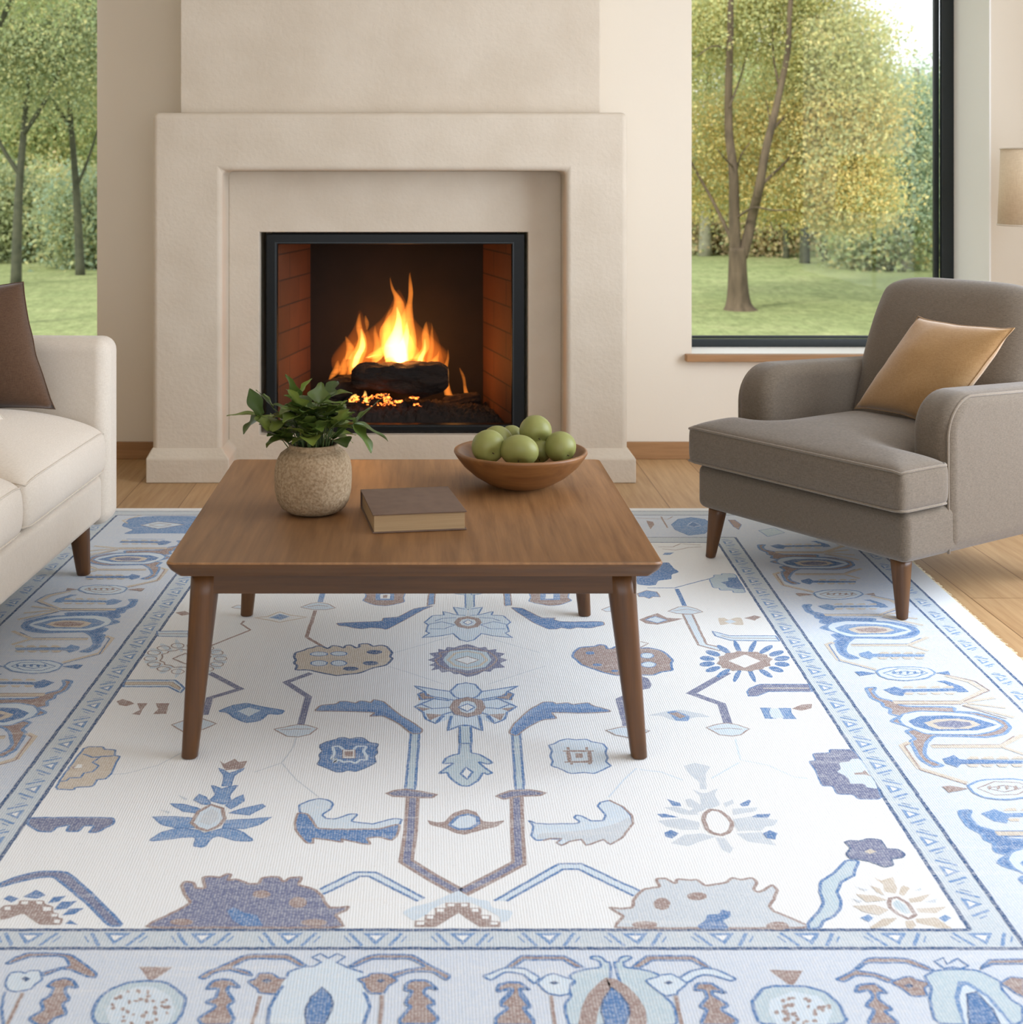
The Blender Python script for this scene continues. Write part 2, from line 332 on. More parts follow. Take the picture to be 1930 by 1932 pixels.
# brick firebox with splayed sides
A, B = (fr[0]+o+.046, Yf+.03), (fr[1]+o-.054, Yf+.03); C, D = (.286+o, .82), (-.55+o, .82); zf, zt = .170, 1.035
def slab(name, p, q, z0, z1, m, t=.03):
    p, q = Vector((*p, 0)), Vector((*q, 0)); nrm = (q-p).cross(Vector((0, 0, 1))).normalized()*t; v = []
    for z in (z0, z1):
        for k in (p, q, q+nrm, p+nrm): v.append((k.x, k.y, z))
    return py_obj(name, v, [(0, 1, 2, 3), (4, 7, 6, 5), (0, 4, 5, 1), (1, 5, 6, 2), (2, 6, 7, 3), (3, 7, 4, 0)], m, fp)
slab('firebrick_side', D, A, zf-.02, zt, M['brick'], .03); slab('firebrick_side', B, C, zf-.02, zt, M['brick'], .03)
slab('firebrick_back', C, D, zf-.02, zt, M['sooty_brick'], .03)
box('firebox_floor', (A[0]-.02, B[0]+.02, Yf, .86, zf-.02, zf), M['soot'], fp); box('firebox_top', (A[0]-.02, B[0]+.02, Yf+.01, .86, zt-.004, zt+.02), M['soot'], fp)

# ------------------------------------------------------------ logs, ash, embers, flames
def logmesh(name, p0, p1, r0, r1, seed, bend=.02, label=None):
    n, k = 30, 34; p0, p1 = Vector(p0), Vector(p1); ax = (p1-p0); L_ = ax.length; ax.normalize(); u = ax.orthogonal().normalized(); s = ax.cross(u); vs_, fs = [], []
    for i in range(k+1):
        t = i/k; c = p0+(p1-p0)*t+Vector((0, 0, bend*math.sin(PI*t))); rr = r0+(r1-r0)*t
        for j in range(n):
            a = 2*PI*j/n; d = Vector((math.cos(a)*1.6, math.sin(a)*1.6, t*L_*5+seed)); q = rr*(1+.42*noise.noise(d)+.26*noise.noise(d*2.6)+.10*noise.noise(d*7)+.07*math.copysign(1, math.sin(a*7+seed+t*3))*noise.noise(d*2))
            q *= (1-(2*t-1)**10*.45)
            vs_.append(c+(u*math.cos(a)+s*math.sin(a))*q)
    for i in range(k):
        for j in range(n): fs.append((i*n+j, i*n+(j+1) % n, (i+1)*n+(j+1) % n, (i+1)*n+j))
    fs.append(tuple(range(n))[::-1]); fs.append(tuple(k*n+j for j in range(n)))
    me_o = py_obj(name, [v-p0 for v in vs_], fs, M['char'], smooth=True); me_o.location = p0
    return tag(me_o, label, 'log', 'burning logs')
logmesh('fire_log', W(664, 713, 6.33), W(846, 712, 6.30), .060, .072, 1, .0, 'thick charred log lying across the top of the fire')
logmesh('fire_log', W(706, 712, 6.46), W(700, 680, 6.42)+Vector((.12, 0, 0)), .045, .05, 9, 0, 'short knotty charred log standing up behind the top log')
logmesh('fire_log', W(612, 738, 6.36), W(700, 722, 6.46), .05, .062, 5, 0, 'stubby charred log at the left end of the fire')
logmesh('fire_log', W(650, 762, 6.36), W(766, 768, 6.30), .040, .035, 3, 0, 'thin charred log low in front of the glowing embers')
logmesh('fire_log', W(835, 765, 6.42), W(905, 750, 6.50), .035, .03, 13, 0, 'small charred log at the right end of the embers')
bm = bmesh.new(); bmesh.ops.create_grid(bm, x_segments=90, y_segments=44, size=1)
for v in bm.verts:
    x, y = v.co.x, v.co.y; X = -.13+x*(.47-.03*y); Y = 6.37+y*.20
    h = .055*(1-x*x)**.5 if abs(x) < 1 else 0; h *= max(0, 1-y*y)**.35; h += .022*abs(noise.noise((X*26, Y*26, 0)))+.022*noise.noise((X*60, Y*60, 3)) if abs(x) < .97 and abs(y) < .97 else -.0
    v.co = (X, Y, max(.1705, .178+h))
ash = bm_obj('ash_bed', bm, mat('ash', (44, 32, 25), .95, var=((22, 15, 11), 60)), smooth=False); tag(ash, 'dark bed of ash and charcoal crumbs under the burning logs', 'ash', kind='stuff')
def emit(name, c, s, nz=None):
    m = bpy.data.materials.new(name); m.use_nodes = True; nt = m.node_tree; b = nt.nodes['Principled BSDF']; b.inputs['Base Color'].default_value = (.03, .01, .005, 1)
    b.inputs['Emission Color'].default_value = (*c, 1); b.inputs['Emission Strength'].default_value = s
    if nz:
        n = nt.nodes.new('ShaderNodeTexNoise'); n.inputs['Scale'].default_value = nz; tc = nt.nodes.new('ShaderNodeTexCoord'); nt.links.new(tc.outputs['Object'], n.inputs['Vector'])
        mr = nt.nodes.new('ShaderNodeMapRange'); mr.inputs[1].default_value = .42; mr.inputs[2].default_value = .62; mr.inputs[3].default_value = 0; mr.inputs[4].default_value = s
        nt.links.new(n.outputs[0], mr.inputs[0]); nt.links.new(mr.outputs[0], b.inputs['Emission Strength'])
    return m
M['ember'] = emit('ember', (1, .20, .03), 6, 60)
parts = []; rr = random.Random(4)
def ember(c, r):
    bm = bmesh.new(); bmesh.ops.create_icosphere(bm, subdivisions=2, radius=1)
    P = [c+Vector((v.co.x*r*1.9, v.co.y*r, v.co.z*r*.75))*(1+.7*noise.noise(v.co*2+c*60)) for v in bm.verts]
    parts.append((P, [tuple(q.index for q in f.verts) for f in bm.faces])); bm.free()
for px, py, r, k in ((668, 752, .007, 7), (682, 758, .006, 5), (694, 746, .006, 4), (712, 748, .008, 8), (730, 752, .009, 9), (742, 760, .007, 6), (722, 764, .005, 4), (783, 752, .006, 4), (790, 764, .005, 4), (700, 764, .004, 3)):
    for q in range(k):
        c = W(px+rr.gauss(0, 7), py+rr.gauss(0, 2.2), rr.uniform(6.22, 6.27)); ember(c, r*rr.uniform(.5, 1.2))
v, f = merge(parts); tag(py_obj('embers', v, f, M['ember'], smooth=True), 'glowing orange embers under the top log', 'embers', kind='stuff')
def flamevol(name, c, s):
    m = bpy.data.materials.new(name); m.use_nodes = True; nt = m.node_tree; nt.nodes.clear(); o_ = nt.nodes.new('ShaderNodeOutputMaterial'); e = nt.nodes.new('ShaderNodeEmission')
    e.inputs[0].default_value = (*c, 1); e.inputs[1].default_value = s; nt.links.new(e.outputs[0], o_.inputs['Volume']); return m
M['flame'] = flamevol('flame_outer', (1, .27, .035), 46); M['haze'] = flamevol('flame_glow', (1, .20, .02), 3.2); M['core'] = flamevol('flame_core', (1, .50, .12), 120)
fire = empty('fire', (-.1, 6.36, .3), 0, 'tall orange and yellow flames rising from the logs in the fireplace', 'fire')
def tongue(pts, m, name, Y, ph, parent=None):
    """pts zoomed px (x, y, half width) from base to tip"""
    P = []; 
    for x, y, h in pts: q = W(480+.2746*x, 430+.2746*y, Y); P.append((q, h*1.38*.2746*Y/F))
    # smooth interpolation
    Q = []
    for i in range(len(P)-1):
        a, b = P[i], P[i+1]; a0 = P[max(i-1, 0)]; b1 = P[min(i+2, len(P)-1)]
        for k in range(5):
            t = k/5; t2, t3 = t*t, t*t*t
            f = lambda p0, p1, p2, p3: .5*((2*p1)+(p2-p0)*t+(2*p0-5*p1+4*p2-p3)*t2+(3*p1-p0-3*p2+p3)*t3)
            c = Vector([f(a0[0][j], a[0][j], b[0][j], b1[0][j]) for j in range(3)]); r_ = max(.0006, f(a0[1], a[1], b[1], b1[1]))
            c += Vector((.004*math.sin(i*2.1+t*2+ph), .012*math.sin(i*1.3+ph), 0)); Q.append((c, r_))
    Q.append((P[-1][0], .0004)); n = 16; vs_, fs = [], []
    for i, (c, r_) in enumerate(Q):
        for j in range(n):
            a = 2*PI*j/n; k = 1+.25*math.sin(2*a+i*.22+ph); vs_.append((c.x+math.cos(a)*r_*k+.1, c.y+math.sin(a)*r_*.55-6.36, c.z-.3))
    for i in range(len(Q)-1):
        for j in range(n): fs.append((i*n+j, i*n+(j+1) % n, (i+1)*n+(j+1) % n, (i+1)*n+j))
    fs.append(tuple(range(n))[::-1]); fs.append(tuple((len(Q)-1)*n+j for j in range(n)))
    return py_obj(name, vs_, fs, M[m], fire if parent is None else parent, smooth=True)
T = [
 ([(985,1010,170),(985,900,210),(980,780,170),(985,640,90),(990,520,50),(990,420,10)], 'haze', 6.41),
 ([(690,1010,90),(700,900,110),(715,780,80),(725,660,36),(725,560,6)], 'haze', 6.43),
 ([(1190,990,100),(1190,880,100),(1190,780,60),(1195,640,8)], 'haze', 6.43),
 ([(850,960,30),(860,900,40),(850,800,18),(835,720,8),(826,670,2)], 'flame', 6.46),
 ([(600,1010,14),(610,960,18),(630,900,10),(640,850,2)], 'flame', 6.40),
 ([(1230,960,20),(1240,920,24),(1255,880,10),(1262,840,2)], 'flame', 6.42),
 ([(980,1000,50),(975,900,70),(975,800,78),(960,700,58),(985,600,34),(985,500,22),(955,420,10),(935,335,2)], 'flame', 6.38),
 ([(1000,960,40),(1010,850,60),(1030,720,48),(1050,620,30),(1060,520,16),(1076,420,14),(1072,300,2)], 'flame', 6.41),
 ([(985,995,36),(975,900,48),(972,800,50),(980,700,30),(990,600,12),(985,540,3)], 'core', 6.385),
 ([(1020,960,30),(1020,860,34),(1035,760,22),(1045,680,8),(1055,640,2)], 'core', 6.40),
 ([(930,900,20),(915,780,22),(905,680,18),(930,590,8),(950,540,2)], 'flame', 6.42),
 ([(1060,960,14),(1060,800,26),(1085,730,8),(1095,690,2)], 'flame', 6.36),
 ([(680,1020,14),(690,930,34),(730,840,36),(735,760,26),(722,680,16),(728,580,2)], 'flame', 6.44),
 ([(690,960,14),(715,880,20),(735,820,18),(740,740,8),(740,690,2)], 'core', 6.445),
 ([(650,900,18),(655,830,20),(640,780,10),(632,745,2)], 'flame', 6.40),
 ([(770,700,4),(768,650,9),(766,600,2)], 'flame', 6.45),
 ([(800,900,20),(840,870,34),(890,820,26),(885,760,14),(900,700,2)], 'flame', 6.47),
 ([(780,890,12),(830,875,10),(870,870,4)], 'core', 6.47),
 ([(520,1040,6),(545,1000,18),(570,960,14),(578,910,3)], 'flame', 6.36),
 ([(640,1010,8),(665,985,18),(680,930,8),(690,890,2)], 'flame', 6.33),
 ([(1150,990,30),(1135,900,30),(1170,830,24),(1172,740,20),(1186,640,2)], 'flame', 6.43),
 ([(1150,970,16),(1140,900,16),(1165,830,8),(1175,760,2)], 'core', 6.44),
 ([(1190,950,10),(1205,860,12),(1222,780,10),(1222,700,5),(1208,645,1)], 'flame', 6.46),
 ([(1240,980,22),(1280,990,26),(1310,960,16),(1322,900,8),(1330,830,2)], 'flame', 6.38),
 ([(1335,1150,20),(1325,1080,18),(1310,1010,14),(1325,950,3)], 'flame', 6.34),
 ([(1460,1130,14),(1440,1070,8),(1428,1010,7),(1415,960,2)], 'flame', 6.36),
 ([(1085,900,30),(1100,840,16),(1080,780,6),(1075,740,2)], 'flame', 6.48),
 ([(660,1200,14),(690,1160,16),(700,1140,4)], 'core', 6.27),
 ([(780,1200,12),(765,1150,12),(755,1115,3)], 'core', 6.26),
]
for i, (p, m_, Y) in enumerate(T): tongue(p, m_, 'flame', Y, i*1.7)
for loc, e in (((-.1, 6.36, .50), 3.4), ((-.26, 6.38, .42), 1.2), ((.12, 6.36, .40), 1.2)):
    l = light('fire_glow', 'POINT', (0, 0, 0), (0, 0, 0), e, (1, .40, .10), shadow_soft_size=.06); l.parent = fire; l.location = Vector(loc)-Vector((-.1, 6.36, .3))
# ------------------------------------------------------------ rug
RC = dict(N=(62,92,134), B=(86,128,180), M=(112,150,196), L=(208,224,236), P=(188,208,218), G=(202,212,220), T=(206,196,180), K=(158,138,132), D=(116,123,154), W=(236,240,241), F=(206,217,230), Q=(198,210,218), E=(226,224,214))
HR = .010
V0 = dict(A=(0,940,.2487),B=(0,1240,.2487),C=(0,1540,.3057),D=(480,1080,.2487),E=(480,1380,.2487),F=(440,1640,.3057),G=(900,1080,.2487),H=(900,1380,.2487),I=(900,1640,.26943),J=(1150,940,.2487),K=(1300,1240,.2487),L=(1350,1540,.30052),M=(1480,1100,.23316),Z=(0,0,1))
def gp(view, x, y):
    ox, oy, s = V0[view]; px, py = ox+s*x, oy+s*y; Y = F*(EYE-HR)/(py-CY); return ((px-CX)*Y/F, Y)
def cl(Y): return .1+.040*(Y-3.3)
rv, rf, rc = [], [], []
lay = [0]
def face(P, c, z):
    o_ = len(rv); rv.extend([(x, y, z) for x, y in P]); 
    if len(P) == 4 or len(P) == 3: tr = [tuple(range(len(P)))]
    else: tr = [tuple(t) for t in tessellate_polygon([[Vector((x, y, 0)) for x, y in P]])]
    for t in tr: rf.append(tuple(i+o_ for i in t)); rc.append(c)
def wob(P, closed, amp=.0016, step=.011):
    out = []; n = len(P)
    for i in range(n if closed else n-1):
        a, b = P[i], P[(i+1) % n]; d = math.hypot(b[0]-a[0], b[1]-a[1]); k = max(1, int(d/step))
        for j in range(k):
            t = j/k; x, y = a[0]+(b[0]-a[0])*t, a[1]+(b[1]-a[1])*t
            out.append((x+amp*noise.noise((x*130, y*130, 1)), y+amp*noise.noise((x*130, y*130, 7))))
    if not closed: out.append(P[-1])
    return out
LB = np.zeros((6000, 5)); NL = [0]
def zl(P):                                                      # painter's order: one thread higher than whatever it covers
    A = np.array(P); x0, y0 = A.min(0)-.002; x1, y1 = A.max(0)+.002; n = NL[0]; B_ = LB[:n]
    hit = (B_[:, 0] < x1) & (B_[:, 2] > x0) & (B_[:, 1] < y1) & (B_[:, 3] > y0); k = B_[hit, 4].max()+1 if hit.any() else 0
    LB[n] = (x0, y0, x1, y1, k); NL[0] += 1; return HR+k*6e-5
def soft(P):                                                    # round the corners of drawn outlines, keep the stepped ones
    n = len(P)
    if n < 9: return P
    st = sum(1 for i in range(n) if abs(P[i][0]-P[i-1][0]) < .002 or abs(P[i][1]-P[i-1][1]) < .003)
    if st > n*.55: return P
    out = []
    for i in range(n):
        a, b, c = P[i-1], P[i], P[(i+1) % n]; out += [(b[0]*.78+a[0]*.22, b[1]*.78+a[1]*.22), (b[0]*.90+a[0]*.05+c[0]*.05, b[1]*.90+a[1]*.05+c[1]*.05), (b[0]*.78+c[0]*.22, b[1]*.78+c[1]*.22)]
    return out
def fillp(P, c, jit=True):
    if jit: P = wob(P, True)
    face(P, RC[c], zl(P))
def stroke(P, c, wd, closed, jit=True):
    if len(P) < 2: return
    wide = wd > .0115
    if jit and not wide: P = wob(P, closed)
    h = wd/2; z = zl(P); n = len(P); A, B = [], []
    for i in range(n):
        if closed: a, b = P[i-1], P[(i+1) % n]
        else: a, b = P[max(i-1, 0)], P[min(i+1, n-1)]
        if wide and (closed or 0 < i < n-1):                      # mitred corner
            u1 = (Vector(P[i])-Vector(a)).normalized(); u2 = (Vector(b)-Vector(P[i])).normalized(); t_ = (u1+u2).normalized() if (u1+u2).length > .2 else u1; k_ = min(1/max(abs(t_.dot(u1)), .5), 2); nx, ny = -t_.y*h*k_, t_.x*h*k_
        else: dx, dy = b[0]-a[0], b[1]-a[1]; l = math.hypot(dx, dy) or 1; nx, ny = -dy/l*h, dx/l*h
        A.append((P[i][0]+nx, P[i][1]+ny)); B.append((P[i][0]-nx, P[i][1]-ny))
    if wide:
        for i in range(n if closed else n-1):
            j = (i+1) % n; o_ = len(rv); zz = z+(i % 3)*1.2e-5; Q = [A[i], A[j], B[j], B[i]]; rv.extend([(x, y, zz) for x, y in Q])
            for t in ((0, 1, 2), (0, 2, 3)):
                a, b, c_ = Q[t[0]], Q[t[1]], Q[t[2]]; ar = (b[0]-a[0])*(c_[1]-a[1])-(b[1]-a[1])*(c_[0]-a[0])
                if abs(ar) > 1e-9: rf.append(tuple(o_+q for q in (t if ar > 0 else t[::-1]))); rc.append(RC[c])
        return
    o_ = len(rv); rv.extend([(x, y, z) for x, y in A]+[(x, y, z) for x, y in B])
    for i in range(n if closed else n-1): j = (i+1) % n; rf.append((o_+i, o_+j, o_+n+j, o_+n+i)); rc.append(RC[c])
def ell(cx, cy, rx, ry, rot=0, n=22):
    c, s = math.cos(rot), math.sin(rot); return [(cx+rx*math.cos(2*PI*i/n)*c-ry*math.sin(2*PI*i/n)*s, cy+rx*math.cos(2*PI*i/n)*s+ry*math.sin(2*PI*i/n)*c) for i in range(n)]
def el(view, cx, cy, rx, ry, fill, st=None, wd=4, mir=None, rot=0):
    do(view, ell(cx, cy, rx, ry, math.radians(rot)), fill, st, wd, True, mir)
def do(view, pts, fill, st=None, wd=4, closed=True, mir=None, xf=None, only=False):
    P = [gp(view, x, y) for x, y in pts]; sets = []
    if not only: sets.append(P)
    if mir is not None:
        if mir == 'c': sets.append([(2*cl(y)-x, y) for x, y in P])
        else:                                                    # mirror about the world line through pixel (mx, my)
            mx, my = mir; qx, qy = gp('Z', mx, my); sets.append([(2*(qx+.04*(y-qy))-x, y) for x, y in P])
    for S in sets:
        if closed: S = soft(S)
        if fill: fillp(S, fill)
        if st: stroke(S, st, wd*.001, closed)
# ground colours and lines
def band(o0, o1, Y0, Y1, c): fillp([(cl(Y0)+o0, Y0), (cl(Y0)+o1, Y0), (cl(Y1)+o1, Y1), (cl(Y1)+o0, Y1)], c, False)
O1, O2, O3, O4, OE = .871, .945, 1.34, 1.407, 1.477
YFr = [2.336, 2.280, 1.89, 1.825, 1.75]; YBk = [4.798, 4.866, 5.184, 5.245, 5.292]
for o_, a, b, c in ((OE, YFr[4], YBk[4], 'W'), (O4, YFr[3], YBk[3], 'Q'), (O3, YFr[2], YBk[2], 'F'), (O2, YFr[1], YBk[1], 'Q'), (O1, YFr[0], YBk[0], 'W')): band(-o_, o_, a, b, c)
for o_, a, b, wd in ((O1, YFr[0], YBk[0], .0085), (O2, YFr[1], YBk[1], .0085), (O3, YFr[2], YBk[2], .008), (O4, YFr[3], YBk[3], .008)):
    for s in (-1, 1): stroke([(cl(a)+s*o_, a), (cl(b)+s*o_, b)], 'N', wd, False)
    for Y in (a, b): stroke([(cl(Y)-o_, Y), (cl(Y)+o_, Y)], 'N', wd if Y < 3 else .006, False)
# triangle guard stripes
def tri(cx, cy, ux, uy, s):                                       # u = along the stripe, v = across
    vx, vy = -uy, ux; q = lambda a, b: (cx+ux*a*s+vx*b*s, cy+uy*a*s+vy*b*s)
    fillp([q(-.27, .22), (q(.27, .22)), q(0, -.20)], 'M'); fillp([q(-.13, .13), q(.13, .13), q(0, -.05)], 'W')
    for sg in (-1, 1):
        stroke([q(sg*.52, .22), q(sg*.27, -.24)], 'M', .0065, False); stroke([q(sg*.62, .1), q(sg*.50, -.12)], 'M', .003, False)
pit = .1465; x = cl(2.31)-O1-.15
while x < cl(2.31)+O2: 
    if abs(x-cl(2.3)) < O2: tri(x, 2.308, 1, 0, .085)
    x += pit
y = 2.42
while y < 4.8:
    for s in (-1, 1): tri(cl(y)+s*(O1+O2)/2, y, -.04*-s, s*1, .078)
    y += .113
y = 2.0
while y < 5.2:
    for s in (-1, 1): tri(cl(y)+s*(O3+O4)/2, y, 0, s, .066)
    y += .125
# side border motifs (traced once on the right, repeated by the real pitch of the weave)
SM = []
def sm(pts, fill, st=None, wd=4, closed=True): SM.append(([gp('M', *p) for p in pts], fill, st, wd, closed))
def S_(s): return [tuple(float(q) for q in p.split(',')) for p in s.split()]
sm(S_('655,850 740,845 715,880 760,930 870,955 960,1000 1380,1005 1370,1040 1560,1050 1780,1110 1830,1170 1790,1220 1640,1250 1210,1235 1150,1290 1130,1380 1170,1430 1290,1480 1200,1490 1100,1430 1050,1340 1020,1280 1060,1260 980,1200 1060,1180 850,1120 940,1080 850,1060 860,1020 800,1000 790,970 700,930'), 'K', 'M', 7)
sm(S_('960,1060 1100,1035 1480,1055 1700,1110 1775,1155 1700,1200 1560,1230 1150,1225 1060,1190 960,1150 920,1105'), 'L', 'M', 5)
sm(S_('1000,1120 1100,1080 1300,1072 1500,1085 1720,1150 1560,1195 1200,1200 1050,1160'), 'B')
sm(S_('1120,1130 1220,1100 1400,1095 1530,1115 1600,1150 1500,1185 1250,1190 1160,1160'), 'T', 'B', 4)
sm(S_('1200,1135 1350,1115 1500,1130 1520,1155 1400,1175 1250,1165'), 'D')
for q in ('1150,1140 1240,1130 1240,1150', '1250,1095 1330,1090 1300,1110', '1250,1185 1330,1185 1300,1170', '1400,1185 1470,1185 1440,1172'): pass
sm(S_('800,865 890,840 960,862 1380,855 1400,875 980,882 960,915 880,905'), 'B')
sm(S_('1230,795 1300,790 1440,840 1490,880 1400,885 1380,860 1300,812'), 'B')
for i in range(4): sm(S_(f'{950+110*i},850 {975+110*i},836 {1030+110*i},834 {1045+110*i},850'), 'T'); sm(S_(f'{960+110*i},890 {990+110*i},905 {1040+110*i},905 {1055+110*i},889'), 'T')
sm(S_('880,968 1430,968'), None, 'T', 14, False); sm(S_('880,955 1430,957'), None, 'K', 3, False); sm(S_('880,982 1430,982'), None, 'K', 3, False)
sm(S_('1430,968 1620,870 1500,800 1300,750'), None, 'T', 13, False); sm(S_('1430,968 1700,930'), None, 'T', 10, False); sm(S_('1450,985 1860,1090'), None, 'T', 10, False); sm(S_('1480,975 1790,1012'), None, 'T', 9, False)
sm(S_('1450,960 1660,872 1540,795 1300,742'), None, 'K', 3, False); sm(S_('1440,995 1800,1100'), None, 'K', 3, False)
sm(S_('1010,1290 950,1318 1090,1500 1480,1620'), None, 'T', 11, False); sm(S_('1000,1305 970,1320 1100,1515 1475,1632'), None, 'K', 3, False)
sm(S_('1190,1325 1750,1325'), None, 'T', 13, False); sm(S_('1190,1312 1750,1310 1860,1240'), None, 'K', 3, False); sm(S_('1750,1325 1930,1230'), None, 'T', 10, False); sm(S_('1770,1330 1960,1395'), None, 'T', 10, False)
sm(S_('1280,1425 1370,1395 1420,1430 1930,1440 1930,1462 1430,1465 1400,1495 1300,1460'), 'B')
for i in range(4): sm(S_(f'{1470+120*i},1428 {1500+120*i},1406 {1560+120*i},1406 {1580+120*i},1428'), 'T'); sm(S_(f'{1470+120*i},1470 {1500+120*i},1492 {1560+120*i},1492 {1580+120*i},1470'), 'T')
sm(S_('1480,1640 1600,1595 1850,1588 2010,1610 2080,1665 2000,1730 1800,1758 1620,1740 1530,1700'), 'L', 'M', 5)
sm(S_('1560,1665 1700,1610 1900,1620 2000,1665 1880,1715 1700,1720'), None, 'K', 3); sm(S_('1640,1665 1780,1640 1920,1665 1780,1695'), None, 'K', 3)
for i in range(5): sm(S_(f'{1640+70*i},1650 {1665+70*i},1640 {1680+70*i},1665 {1655+70*i},1680'), 'K')
sm(S_('1275,1650 1340,1643 1490,1668 1330,1700'), 'K'); sm(S_('2080,1665 2200,1640 2230,1690'), 'K')
def recol(c, k): return {0: c, 1: {'K': 'B', 'T': 'T', 'B': 'M', 'M': 'M', 'D': 'K'}.get(c, c), 2: {'K': 'D', 'M': 'N'}.get(c, c)}[k] if c else c
PITCH = .665
def clipm(S): return [(cl(y)+math.copysign(min(max(abs(x-cl(y)), O2+.006), O3-.006), x-cl(y)), y) for x, y in S]
for side in (1, -1):
    for i in range(-2, 4):
        for P, fill, st, wd, closed in SM:
            dy = i*PITCH+(0 if side == 1 else .05); S = [(x+.04*dy, y+dy) for x, y in P]
            if min(p[1] for p in S) < YFr[2]+.01+(.40 if i < 0 and side == 1 else .4) or max(p[1] for p in S) > YBk[1]-.01: continue
            if side == -1: S = [(2*cl(y)-x, y) for x, y in S]
            k = (i*side+4) % 2 if i else 0; S = clipm(S)
            if max(abs(p[0]-cl(p[1])) for p in S)-min(abs(p[0]-cl(p[1])) for p in S) < .004: continue
            if closed: S = soft(S)
            if fill: fillp(S, recol(fill, k))
            if st: stroke(S, recol(st, k), wd*.00125, closed)
